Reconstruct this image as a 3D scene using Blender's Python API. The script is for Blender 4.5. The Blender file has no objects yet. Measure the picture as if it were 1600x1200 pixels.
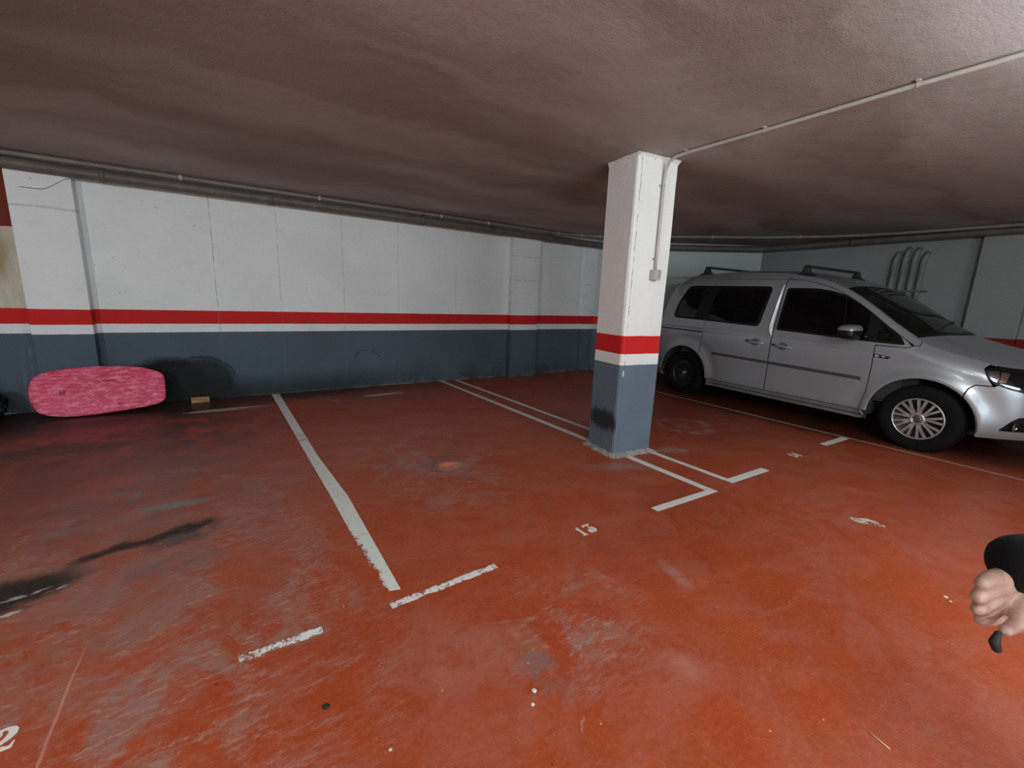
import bpy, bmesh, math, random
from mathutils import Vector, Matrix
from mathutils.geometry import delaunay_2d_cdt
random.seed(7)
sc = bpy.context.scene
PI = math.pi

# ------------------------------------------------------------------ camera
CAM_R = (0.83739411, -0.54532469, 0.03731067)
CAM_U = (0.07549548, 0.18299519, 0.98021079)
CAM_W = (0.54136082, 0.81800595, -0.19440865)
cam_data = bpy.data.cameras.new('camera'); cam = bpy.data.objects.new('camera', cam_data)
sc.collection.objects.link(cam); sc.camera = cam
cam_data.sensor_fit = 'HORIZONTAL'; cam_data.sensor_width = 36.0; cam_data.lens = 36.0*670.57/1600.0
cam_data.clip_start = 0.02
m = Matrix.Identity(4)
for i in range(3):
    m[i][0] = CAM_R[i]; m[i][1] = CAM_U[i]; m[i][2] = -CAM_W[i]
m[2][3] = 1.28
cam.matrix_world = m

# ------------------------------------------------------------------ world, exposure
wd = bpy.data.worlds.new('world'); sc.world = wd; wd.use_nodes = True
wd.node_tree.nodes['Background'].inputs[0].default_value = (0.75, 0.85, 1, 1)
wd.node_tree.nodes['Background'].inputs[1].default_value = 0.02
sc.view_settings.view_transform = 'Standard'; sc.view_settings.look = 'None'
sc.view_settings.gamma = 1.0; sc.view_settings.exposure = 0.32
sc.view_settings.use_curve_mapping = False

H = 2.387           # ceiling height
WY = 6.016          # back wall
CA = (5.76, WY); CB = (8.256, 4.352)      # the oblique corner wall
WX = CB[0]          # right wall

# lamps: (x, y, power, length, rotation)
LAMP_Z = 2.06
LAMPS = [(2.7, -.60, 82, 1.2, 0.0), (-2.8, .4, 130, 1.2, 1.2), (.3, -1.9, 120, 1.2, 0.0)]
# cool fill light added behind the camera, in an opening made for it
FILL_OPENING = (-2.6, 2.2, 2.1)
dl = bpy.data.lights.new('added_fill_light', 'AREA'); dl.shape = 'RECTANGLE'; dl.size = FILL_OPENING[1]-FILL_OPENING[0]-.2; dl.size_y = FILL_OPENING[2]-.2
dl.energy = 150; dl.color = (.80,.93,1.0)
dlo = bpy.data.objects.new('added_fill_light', dl); sc.collection.objects.link(dlo)
dlo.location = ((FILL_OPENING[0]+FILL_OPENING[1])/2, -5.95, FILL_OPENING[2]/2); dlo.rotation_euler = (math.radians(-90), 0, math.radians(180))

# ------------------------------------------------------------------ helpers
def link(o): sc.collection.objects.link(o)
def tag(o, label=None, cat=None, group=None, kind=None):
    if label: o['label'] = label
    if cat: o['category'] = cat
    if group: o['group'] = group
    if kind: o['kind'] = kind
    return o
def empty(name, loc=(0,0,0), rz=0.0):
    o = bpy.data.objects.new(name, None); link(o); o.location = loc; o.rotation_euler = (0,0,rz)
    o.empty_display_size = 0.1
    return o
def meshobj(name, verts, faces, mat, parent=None, smooth=False):
    me = bpy.data.meshes.new(name); me.from_pydata([tuple(v) for v in verts], [], faces); me.update()
    if smooth:
        for p in me.polygons: p.use_smooth = True
    o = bpy.data.objects.new(name, me); link(o)
    if mat: me.materials.append(mat)
    if parent: o.parent = parent
    return o

class MB:
    """collects boxes, tubes, lathes; build() links them as one mesh object"""
    def __init__(s): s.v = []; s.f = []; s.sm = []
    def add(s, vs, fs, sm=False):
        b = len(s.v); s.v += [Vector(v) for v in vs]
        for f in fs: s.f.append([b+i for i in f]); s.sm.append(sm)
        return s
    def box(s, c, d, M=None):
        vs = [Vector((sx*d[0]/2, sy*d[1]/2, sz*d[2]/2)) for sx in (-1,1) for sy in (-1,1) for sz in (-1,1)]
        if M: vs = [M @ v for v in vs]
        vs = [v + Vector(c) for v in vs]
        return s.add(vs, [(0,1,3,2),(4,6,7,5),(0,4,5,1),(2,3,7,6),(0,2,6,4),(1,5,7,3)])
    def tube(s, path, r, n=10, caps=True, sm=True):
        P = [Vector(p) for p in path]; rs = r if isinstance(r, (list,tuple)) else [r]*len(P)
        vs = []; fs = []
        up = None
        for i, p in enumerate(P):
            t = (P[min(i+1,len(P)-1)] - P[max(i-1,0)]).normalized()
            if up is None:
                up = Vector((0,0,1)) if abs(t.z) < .9 else Vector((1,0,0))
            a = t.cross(up).normalized(); b = a.cross(t).normalized(); up = b
            for k in range(n):
                an = 2*PI*k/n; vs.append(p + (a*math.cos(an) + b*math.sin(an))*rs[i])
        for i in range(len(P)-1):
            for k in range(n):
                fs.append((i*n+k, i*n+(k+1)%n, (i+1)*n+(k+1)%n, (i+1)*n+k))
        s.add(vs, fs, sm)
        if caps:
            b = len(s.v)-len(vs)
            s.f.append([b+k for k in range(n)][::-1]); s.sm.append(False)
            s.f.append([b+(len(P)-1)*n+k for k in range(n)]); s.sm.append(False)
        return s
    def lathe(s, prof, n=40, c=(0,0,0), axis='y', a0=0, a1=2*PI, sm=True):
        vs = []; fs = []; full = abs(a1-a0-2*PI) < 1e-6; m_ = n if full else n+1
        for (r, h) in prof:
            for k in range(m_):
                an = a0 + (a1-a0)*k/n
                if axis == 'y': v = Vector((r*math.cos(an), h, r*math.sin(an)))
                elif axis == 'z': v = Vector((r*math.cos(an), r*math.sin(an), h))
                else: v = Vector((h, r*math.cos(an), r*math.sin(an)))
                vs.append(v + Vector(c))
        for i in range(len(prof)-1):
            for k in range(n):
                k2 = (k+1) % m_
                fs.append((i*m_+k, i*m_+k2, (i+1)*m_+k2, (i+1)*m_+k))
        return s.add(vs, fs, sm)
    def prism(s, poly, h0, h1, f=None):
        """poly in 2D, f maps (u, v, h) to 3D"""
        f = f or (lambda u, v, h: (u, v, h))
        n = len(poly); vs = [f(u, v, h0) for u, v in poly] + [f(u, v, h1) for u, v in poly]
        fs = [list(range(n))[::-1], [n+i for i in range(n)]] + [(i, (i+1)%n, n+(i+1)%n, n+i) for i in range(n)]
        return s.add(vs, fs)
    def build(s, name, mat, parent=None, bevel=0, fixn=True):
        me = bpy.data.meshes.new(name); me.from_pydata([tuple(v) for v in s.v], [], s.f); me.update()
        for p, q in zip(me.polygons, s.sm): p.use_smooth = q
        if fixn:
            bm = bmesh.new(); bm.from_mesh(me); bmesh.ops.recalc_face_normals(bm, faces=bm.faces[:]); bm.to_mesh(me); bm.free()
        o = bpy.data.objects.new(name, me); link(o)
        if mat: me.materials.append(mat)
        if parent: o.parent = parent
        if bevel:
            b = o.modifiers.new('bevel', 'BEVEL'); b.width = bevel; b.segments = 2; b.limit_method = 'ANGLE'
        return o

# ------------------------------------------------------------------ node helper
class NT:
    def __init__(s, name):
        s.m = bpy.data.materials.new(name); s.m.use_nodes = True
        s.t = s.m.node_tree; s.b = s.t.nodes['Principled BSDF']; s.out = s.t.nodes['Material Output']
        s._pos = None
    def n(s, typ, **kw):
        x = s.t.nodes.new(typ)
        for k, v in kw.items(): setattr(x, k, v)
        return x
    def L(s, a, b): s.t.links.new(a, b)
    def put(s, sock, v):
        if hasattr(v, 'is_output'): s.L(v, sock)
        elif v is not None:
            if isinstance(v, (tuple, list)) and len(v) == 3 and sock.type == 'RGBA': v = (*v, 1)
            sock.default_value = v
    @property
    def pos(s):
        if s._pos is None: s._pos = s.n('ShaderNodeTexCoord').outputs['Object']
        return s._pos
    def math(s, op, a, b=None, c=None, clamp=False):
        x = s.n('ShaderNodeMath', operation=op, use_clamp=clamp); s.put(x.inputs[0], a)
        if b is not None: s.put(x.inputs[1], b)
        if c is not None: s.put(x.inputs[2], c)
        return x.outputs[0]
    def vmath(s, op, a, b=None):
        x = s.n('ShaderNodeVectorMath', operation=op); s.put(x.inputs[0], a)
        if b is not None:
            if op == 'SCALE': s.put(x.inputs['Scale'], b)
            else: s.put(x.inputs[1], b)
        return x.outputs['Value'] if op in ('LENGTH','DOT_PRODUCT') else x.outputs[0]
    def xyz(s, v=None):
        x = s.n('ShaderNodeSeparateXYZ'); s.put(x.inputs[0], v if v is not None else s.pos); return x.outputs
    def comb(s, x, y, z):
        c = s.n('ShaderNodeCombineXYZ'); s.put(c.inputs[0], x); s.put(c.inputs[1], y); s.put(c.inputs[2], z); return c.outputs[0]
    def noise(s, scale, detail=4, rough=.55, vec=None, dist=0, color=False):
        x = s.n('ShaderNodeTexNoise'); s.put(x.inputs['Vector'], vec if vec is not None else s.pos)
        x.inputs['Scale'].default_value = scale; x.inputs['Detail'].default_value = detail
        x.inputs['Roughness'].default_value = rough; x.inputs['Distortion'].default_value = dist
        return x.outputs['Color'] if color else x.outputs['Fac']
    def voro(s, scale, vec=None):
        x = s.n('ShaderNodeTexVoronoi'); s.put(x.inputs['Vector'], vec if vec is not None else s.pos)
        x.inputs['Scale'].default_value = scale; return x.outputs['Distance'], x.outputs['Color']
    def ramp(s, v, a, b, lo=0., hi=1.):
        x = s.n('ShaderNodeMapRange', interpolation_type='SMOOTHSTEP'); s.put(x.inputs[0], v)
        x.inputs[1].default_value = a; x.inputs[2].default_value = b
        x.inputs[3].default_value = lo; x.inputs[4].default_value = hi
        return x.outputs[0]
    def mix(s, fac, a, b, mode='MIX'):
        x = s.n('ShaderNodeMix', data_type='RGBA', blend_type=mode)
        s.put(x.inputs[0], fac); s.put(x.inputs[6], a); s.put(x.inputs[7], b); return x.outputs[2]
    def scale(s, sx, sy, sz, vec=None):
        return s.vmath('MULTIPLY', vec if vec is not None else s.pos, (sx, sy, sz))
    def ell(s, vec, c, r, rot=0., soft=.5):
        """soft-edged ellipse: 1 inside, 0 outside; vec is in the surface's plane (x, y)"""
        x = s.n('ShaderNodeMapping', vector_type='TEXTURE'); s.put(x.inputs[0], vec)
        x.inputs[1].default_value = (c[0], c[1], 0); x.inputs[2].default_value = (0,0,rot); x.inputs[3].default_value = (r[0], r[1], 1)
        return s.ramp(s.vmath('LENGTH', x.outputs[0]), 1.0, 1.0-soft)
    def ring(s, vec, c, r, w, asp=1.0):
        x = s.n('ShaderNodeMapping', vector_type='TEXTURE'); s.put(x.inputs[0], vec)
        x.inputs[1].default_value = (c[0], c[1], 0); x.inputs[3].default_value = (r, r*asp, 1)
        d = s.math('ABSOLUTE', s.math('SUBTRACT', s.vmath('LENGTH', x.outputs[0]), 1.0))
        return s.ramp(d, w, 0.0)
    def bump(s, h, strength=.3, dist=.01):
        x = s.n('ShaderNodeBump'); x.inputs['Strength'].default_value = strength; x.inputs['Distance'].default_value = dist
        s.put(x.inputs['Height'], h); s.L(x.outputs[0], s.b.inputs['Normal'])
    def set(s, **kw):
        for k, v in kw.items(): s.put(s.b.inputs[k.replace('_', ' ')], v)
        return s

def simple(name, col, rough=.5, metal=0., spec=.5, noise=0., nscale=30, coat=0.):
    t = NT(name); t.set(Base_Color=col, Roughness=rough, Metallic=metal)
    t.b.inputs['Specular IOR Level'].default_value = spec
    if coat: t.b.inputs['Coat Weight'].default_value = coat; t.b.inputs['Coat Roughness'].default_value = .06
    if noise:
        f = t.ramp(t.noise(nscale, 5, .6), .3, .7)
        t.put(t.b.inputs['Base Color'], t.mix(t.math('MULTIPLY', f, noise), col, tuple(c*.35 for c in col)))
    return t.m

# ------------------------------------------------------------------ floor material
def floor_material():
    t = NT('red_floor_paint')
    x, y, z = t.xyz()
    flat = t.comb(x, y, 0.0)
    wob = t.vmath('SUBTRACT', t.noise(2.2, 5, .62, flat, color=True), (.5,.5,.5))
    wp = t.vmath('ADD', flat, t.vmath('MULTIPLY', wob, (.45,.22,0)))
    wf = t.vmath('ADD', wp, t.vmath('MULTIPLY', t.vmath('SUBTRACT', t.noise(14, 5, .7, flat, color=True), (.5,.5,.5)), (.14,.09,0)))
    w3 = t.vmath('ADD', flat, t.vmath('MULTIPLY', t.vmath('SUBTRACT', t.noise(7, 6, .7, flat, color=True), (.5,.5,.5)), (.16,.07,0)))
    n1 = t.noise(.9, 5, .6, flat); n2 = t.noise(6, 6, .68, flat); n3 = t.noise(55, 5, .7, flat); n4 = t.noise(2.6, 6, .72, flat, dist=1.2)
    col = t.mix(t.ramp(n1, .3, .7), (.40, .066, .015), (.35, .060, .019))
    col = t.mix(t.ramp(n2, .35, .75, 0, .55), col, (.30, .048, .016))
    n6 = t.noise(3.4, 8, .74, t.scale(.8,1,1,wp), dist=.6)
    col = t.mix(t.ramp(n6, .46, .62, 0, .60), col, (.39, .098, .056))
    n5 = t.noise(140, 4, .75, flat)
    col = t.mix(t.ramp(n3, .50, .76, 0, .50), col, (.50, .15, .085))
    col = t.mix(t.ramp(n5, .55, .80, 0, .45), col, (.16, .022, .010))
    col = t.mix(t.ramp(n3, .46, .25, 0, .45), col, (.20, .030, .012))
    # pinkish worn scuffs, stronger on the parking bays at the left
    bay = t.math('MAXIMUM', t.ell(wp, (-.45,2.3), (1.15,2.3), 0, .6), t.ell(wp, (1.3,3.2), (.95,1.4), 0, .8))
    bay = t.math('MAXIMUM', bay, t.ell(wp, (1.1,1.15), (.5,.45), .3, .9))
    scuff = t.math('MULTIPLY', t.ramp(n4, .44, .64), t.math('MULTIPLY_ADD', bay, .95, .18))
    scuff = t.math('MULTIPLY', scuff, t.ramp(t.noise(30, 7, .8, t.scale(.55,1,1,flat)), .32, .60, .15, 1))
    col = t.mix(scuff, col, (.31, .155, .13))
    # thin pale scratches
    sv = t.vmath('ADD', t.scale(1, 7, 1, flat), t.vmath('MULTIPLY', wob, (2.2,2.2,0)))
    scr = t.math('MULTIPLY', t.ramp(t.noise(7.5, 8, .8, sv), .60, .70), t.ramp(n4, .4, .6))
    col = t.mix(t.math('MULTIPLY', scr, .62), col, (.52, .27, .22))
    # pale flecks where the paint is rubbed through
    fv = t.n('ShaderNodeMapping', vector_type='POINT'); t.put(fv.inputs[0], w3)
    fv.inputs[2].default_value = (0,0,-.5); fv.inputs[3].default_value = (1,3.2,1)
    fk = t.math('MULTIPLY', t.ramp(t.noise(13, 8, .82, fv.outputs[0]), .50, .60), t.math('MULTIPLY_ADD', bay, .9, .10))
    fk = t.math('MULTIPLY', fk, t.ramp(n4, .38, .55))
    col = t.mix(t.math('MULTIPLY', fk, .7), col, (.46,.27,.23))
    def spot(c, r, rot, soft, colr, k, hard=None, src=None):
        nonlocal col
        e = t.ell(src or wf, c, r, rot, soft)
        if hard: e = t.math('MULTIPLY', e, t.ramp(t.noise(hard, 6, .75, flat), .38, .56))
        col = t.mix(t.math('MULTIPLY', e, k), col, colr)
    # sooty dirt along the back wall at the left, thinning to the right
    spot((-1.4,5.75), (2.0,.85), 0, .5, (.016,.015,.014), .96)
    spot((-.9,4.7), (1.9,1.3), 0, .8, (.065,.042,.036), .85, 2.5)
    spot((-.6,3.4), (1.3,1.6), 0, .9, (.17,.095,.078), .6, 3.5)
    spot((-.5,2.2), (.9,.9), 0, .9, (.27,.14,.115), .55, 4)
    spot((-.30,2.66), (.24,.15), .35, .8, (.010,.009,.008), .95, 9, src=w3)
    spot((.6,5.9), (2.8,.5), 0, .8, (.055,.035,.032), .85)
    spot((1.6,5.3), (1.3,.5), 0, .9, (.16,.10,.09), .6, 6)
    spot((-1.4,3.6), (.9,.9), 0, .9, (.13,.045,.03), .5)
    spot((6.5,3.0), (1.7,3.6), .0, .3, (.05,.015,.010), .9)  # dimness around the van, painted into the floor colour
    spot((4.6,3.4), (1.5,2.2), .0, .9, (.16,.035,.018), .6)  # weaker light left of the van, painted as darker red
    # grey worn streaks and the oil patch
    spot((-.36,3.06), (.30,.065), -.05, .8, (.20,.205,.20), .95, src=w3)
    spot((-.62,2.98), (.45,.10), .1, .9, (.25,.15,.125), .7, 9)
    spot((-.62,3.35), (.09,.12), 0, .9, (.22,.17,.165), .8)
    spot((-.37,2.68), (.19,.065), .5, .8, (.008,.007,.006), .98)
    spot((-.22,2.76), (.12,.045), .5, .8, (.008,.007,.006), .97)
    spot((-.30,2.62), (.17,.10), .3, .8, (.11,.075,.07), .9, 6)
    spot((-.55,2.62), (.20,.07), .35, .8, (.010,.009,.008), .98)
    spot((-.92,2.40), (.42,.17), .35, .6, (.014,.015,.013), .97)
    spot((-.80,2.40), (.10,.014), .25, .7, (.5,.5,.48), .9, 12, src=w3)
    spot((-.69,2.39), (.05,.012), .15, .7, (.5,.5,.48), .9, 12, src=w3)
    spot((-.83,2.27), (.07,.014), .25, .7, (.55,.52,.5), .95, src=w3)
    spot((-.33,2.35), (.32,.14), .2, .9, (.19,.10,.095), .7, 7)
    # repair plaster streaks in front of the back wall
    spot((-.12,5.40), (.38,.075), .02, .4, (.42,.40,.37), .95, src=w3)
    spot((.20,5.40), (.15,.08), .0, .7, (.28,.26,.24), .85, src=w3)
    spot((1.62,5.46), (.32,.06), .06, .4, (.55,.50,.47), .95, src=w3)
    spot((1.0,5.36), (.07,.03), 0, .6, (.45,.38,.35), .85, src=w3)
    # bare orange patch with a grey halo, dull patch by the middle bay
    spot((1.30,2.98), (.30,.22), .2, .9, (.17,.105,.095), .75, 6)
    spot((1.34,2.84), (.14,.09), .1, .5, (.40,.28,.19), .8, 20, src=w3)
    spot((1.345,2.895), (.095,.06), .1, .5, (.90,.24,.11), .95, src=w3)
    # white smear, grey nick, pale ring of a tyre, plaster dust by the pillar
    spot((2.55,2.23), (.42,.16), -.25, .8, (.30,.19,.165), .7, 7)
    spot((3.25,2.27), (.22,.10), -.4, .9, (.36,.27,.24), .7, 8)
    spot((1.72,1.10), (.05,.16), -.3, .8, (.45,.24,.19), .6, 11, src=w3)
    spot((.83,1.02), (.07,.17), .25, .9, (.20,.13,.125), .8, 9)
    spot((.60,1.25), (.3,.35), .25, .9, (.42,.17,.13), .45, 7)
    spot((1.25,.75), (.16,.12), .25, .9, (.46,.20,.16), .5, 9)
    spot((.869,.803), (.022,.007), .9, .6, (.3,.27,.25), .9)
    rg = t.math('MULTIPLY', t.ring(wf, (4.05,2.72), .27, .30), t.ramp(n2, .40, .6))
    col = t.mix(t.math('MULTIPLY', rg, .9), col, (.36,.22,.19))
    spot((4.05,2.72), (.22,.22), 0, .9, (.30,.16,.13), .55, 8)
    # long pale scratch at the left, hairline crack
    e = t.ell(t.vmath('ADD', flat, t.vmath('MULTIPLY', wob, (.03,0,0))), (-.522,1.62), (.006,.42), 0, .6)
    col = t.mix(t.math('MULTIPLY', e, .6), col, (.62,.26,.19))
    # tiny specks of plaster and grit
    vd, vc = t.voro(16, flat)
    cr = t.xyz(vc)[0]
    sp = t.math('MULTIPLY', t.ramp(vd, .075, .045), t.math('GREATER_THAN', cr, .87))
    col = t.mix(t.math('MULTIPLY', sp, .75), col, (.6,.42,.34))
    vd2, vc2 = t.voro(9, t.vmath('ADD', flat, (3.3,1.7,0)))
    sp2 = t.math('MULTIPLY', t.ramp(vd2, .05, .03), t.math('GREATER_THAN', t.xyz(vc2)[1], .86))
    col = t.mix(t.math('MULTIPLY', sp2, .8), col, (.04,.02,.018))
    t.set(Base_Color=col, Roughness=t.ramp(t.math('ADD', t.math('MULTIPLY', n4, .6), t.math('MULTIPLY', n2, .4)), .35, .65, .30, .50))
    t.b.inputs['Specular IOR Level'].default_value = .32
    t.bump(t.math('ADD', t.math('MULTIPLY', n2, 1.0), t.math('MULTIPLY', n3, .5)), .4, .01)
    return t.m

# ------------------------------------------------------------------ painted walls with the bands
WHITE = (.80, .84, .845); RED = (.60, .022, .022); GREY = (.088, .118, .146)
def wall_material(name, masks=None, grime=.5, white=WHITE, grey=GREY, pits=.8, rough_edge=.003, red=RED):
    t = NT(name); x, y, z = t.xyz()
    zz = t.math('ADD', z, t.math('MULTIPLY', t.math('SUBTRACT', t.noise(9, 4, .6), .5), rough_edge*2))
    up = t.math('GREATER_THAN', zz, 1.020); rd = t.math('GREATER_THAN', zz, .872); wl = t.math('GREATER_THAN', zz, .780)
    n1 = t.noise(1.7, 5, .6); n2 = t.noise(28, 4, .6)
    w = t.mix(t.ramp(n1, .35, .7, 0, .35), white, tuple(c*.80 for c in white))
    w = t.mix(t.ramp(n2, .45, .8, 0, .16), w, tuple(c*.7 for c in white))
    g = t.mix(t.ramp(n1, .35, .7, 0, .5), grey, tuple(c*.72 for c in grey))
    r_ = t.mix(t.ramp(n1, .3, .7, 0, .3), red, tuple(c*.7 for c in red))
    col = t.mix(wl, g, w); col = t.mix(rd, col, r_); col = t.mix(up, col, w)
    vd, vc = t.voro(13, t.pos)
    pm = t.math('MULTIPLY', t.ramp(vd, .085, .045), t.math('GREATER_THAN', t.xyz(vc)[0], .70))
    pm = t.math('MULTIPLY', pm, t.ramp(t.noise(1.3, 3, .5), .40, .52))
    col = t.mix(t.math('MULTIPLY', pm, pits), col, (.06,.06,.06))
    lowdirt = t.math('MULTIPLY', t.ramp(z, .35, .0), t.ramp(t.noise(3.2, 6, .7), .35, .65))
    col = t.mix(t.math('MULTIPLY', lowdirt, grime), col, (.045,.045,.042))
    edge = t.math('MULTIPLY', t.ramp(z, .022, .004), t.ramp(t.noise(5, 5, .7), .45, .56))
    col = t.mix(t.math('MULTIPLY', edge, .6), col, (.34,.32,.29))
    if masks: col = masks(t, col, x, y, z)
    t.set(Base_Color=col, Roughness=.7); t.b.inputs['Specular IOR Level'].default_value = .15
    t.bump(t.math('ADD', t.math('MULTIPLY', t.noise(5, 5, .6), 1.3), t.math('MULTIPLY', n2, .6)), .34, .014)
    return t.m

def back_masks(t, col, x, y, z):
    p = t.comb(x, z, 0.0)
    wp = t.vmath('ADD', p, t.vmath('MULTIPLY', t.vmath('SUBTRACT', t.noise(7, 5, .65, p, color=True), (.5,.5,.5)), (.10,.07,0)))
    def m_(e, c, k):
        nonlocal col
        col = t.mix(t.math('MULTIPLY', e, k), col, c)
    # formwork seams
    for sx, k in ((-.092,.55), (.553,.35), (1.29,.4), (2.02,.3), (2.9,.25), (5.35,.4)):
        d = t.math('ABSOLUTE', t.math('SUBTRACT', t.math('ADD', x, t.math('MULTIPLY', t.math('SUBTRACT', t.noise(6, 3, .6), .5), .015)), sx))
        m_(t.math('MULTIPLY', t.ramp(d, .006, .002), t.ramp(t.noise(11, 4, .7), .36, .54)), (.16,.17,.17), k)
    # black tyre soot beside the board, two tyre arcs
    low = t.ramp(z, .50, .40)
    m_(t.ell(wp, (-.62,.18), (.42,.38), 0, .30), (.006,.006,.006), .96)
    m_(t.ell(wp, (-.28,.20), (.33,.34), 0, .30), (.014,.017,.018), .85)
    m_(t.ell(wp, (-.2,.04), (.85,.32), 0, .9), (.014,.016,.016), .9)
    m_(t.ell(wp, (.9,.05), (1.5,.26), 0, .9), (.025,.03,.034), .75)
    arc = t.math('MULTIPLY', t.ring(wp, (-.30,.17), .33, .05), t.math('GREATER_THAN', z, .26))
    m_(arc, (.02,.02,.022), .75)
    arc = t.math('MULTIPLY', t.ring(wp, (1.56,.36), .18, .10, .85), t.math('GREATER_THAN', z, .40))
    m_(t.math('MULTIPLY', arc, t.ramp(t.noise(9,4,.6), .3, .6)), (.035,.04,.045), .7)
    m_(t.math('MULTIPLY', t.ell(wp, (2.15,.13), (.5,.16), 0, .9), t.ramp(t.noise(12,5,.7), .45, .6)), (.05,.055,.06), .6)
    m_(t.math('MULTIPLY', t.ell(wp, (.45,.12), (.16,.11), 0, .9), t.ramp(t.noise(12,5,.7), .42, .6)), (.05,.055,.06), .6)
    # damp stained strip left of the pilaster with the bare brown-red patch above
    left = t.ramp(x, -1.565, -1.572)
    upz = t.math('GREATER_THAN', z, 1.02)
    st = t.math('MULTIPLY', left, t.math('MULTIPLY', upz, t.ramp(t.noise(3.5, 5, .7, t.scale(4,1,.8)), .25, .6, .45, 1)))
    m_(st, (.50,.45,.33), .85)
    m_(t.math('MULTIPLY', left, t.math('MULTIPLY', upz, t.ell(wp, (-1.75,1.55), (.14,.40), 0, .7))), (.30,.22,.09), .8)
    m_(t.math('MULTIPLY', left, t.math('GREATER_THAN', t.math('ADD', z, t.math('MULTIPLY', t.noise(12,4,.7), .08)), 1.80)), (.17,.032,.018), 1)
    m_(t.math('MULTIPLY', left, t.math('MULTIPLY', t.math('LESS_THAN', z, .78), t.ramp(t.noise(2.2, 6, .75, t.scale(14,1,1.2)), .54, .72))), (.30,.33,.33), .45)
    return col
def wp_x(t, wp): return t.xyz(wp)[0]

def pilaster_masks(t, col, x, y, z):
    p = t.comb(x, z, 0.0)
    def m_(e, c, k):
        nonlocal col
        col = t.mix(t.math('MULTIPLY', e, k), col, c)
    # hairline crack near the top of the left one, faint horizontal joints on the others
    cz = t.math('ADD', t.math('MULTIPLY', t.ramp(x, -1.36, -1.12), .13), 2.10)
    d = t.math('ABSOLUTE', t.math('SUBTRACT', z, cz))
    m_(t.math('MULTIPLY', t.ramp(d, .005, .002), t.math('GREATER_THAN', x, -1.48)), (.14,.15,.17), t.math('LESS_THAN', x, -1.0))
    d = t.math('ABSOLUTE', t.math('SUBTRACT', z, t.math('ADD', 1.92, t.math('MULTIPLY', t.noise(4,4,.7), .05))))
    m_(t.math('MULTIPLY', t.ramp(d, .016, .002), t.math('LESS_THAN', x, -1.0)), (.35,.34,.34), .45)
    for zz, k in ((1.95,.5),(1.58,.4),(1.38,.5),(1.2,.3)):
        d = t.math('ABSOLUTE', t.math('SUBTRACT', z, t.math('ADD', zz-.02, t.math('MULTIPLY', t.noise(7,4,.7), .04))))
        m_(t.math('MULTIPLY', t.ramp(d, .010, .002), t.math('MULTIPLY', t.math('GREATER_THAN', x, 3.5), t.ramp(t.noise(5,4,.6), .42, .55))), (.24,.26,.26), k)
    return col

def pillar_masks(t, col, x, y, z):
    # object space: front-left face is x = 0 plane side, front-right face is the y = 0 side
    def m_(e, c, k):
        nonlocal col
        col = t.mix(t.math('MULTIPLY', e, k), col, c)
    p = t.comb(y, z, 0.0)
    sv = t.scale(1, 30, 1.3)
    jag = t.vmath('ADD', p, t.vmath('MULTIPLY', t.vmath('SUBTRACT', t.noise(2.0, 5, .7, sv, color=True), (.5,.5,.5)), (0,.22,0)))
    e = t.math('MULTIPLY', t.ell(jag, (.17,.285), (.27,.12), 0, .5), t.math('LESS_THAN', x, .01))
    m_(e, (.022,.022,.026), .92)
    # cracked corner plaster line on the right-hand face
    xx = t.math('ADD', x, t.math('MULTIPLY', t.math('SUBTRACT', t.noise(8, 4, .7), .5), .022))
    d = t.math('ABSOLUTE', t.math('SUBTRACT', xx, .040))
    cr = t.math('MULTIPLY', t.ramp(d, .0042, .0012), t.math('MULTIPLY', t.ramp(t.noise(14, 4, .7), .44, .56), t.math('LESS_THAN', y, .01)))
    m_(cr, (.10,.10,.10), .9)
    # bare scratched patches under the ceiling
    e = t.math('MULTIPLY', t.ramp(z, 2.28, 2.36), t.ramp(t.noise(34, 4, .7, t.scale(1,1,.45)), .56, .66))
    m_(e, (.28,.28,.27), .55)
    e = t.ell(t.comb(x, z, 0.0), (.035,.71), (.012,.035), 0, .4)
    m_(t.math('MULTIPLY', e, t.math('LESS_THAN', y, .01)), (.62,.66,.68), .85)
    return col

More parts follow.
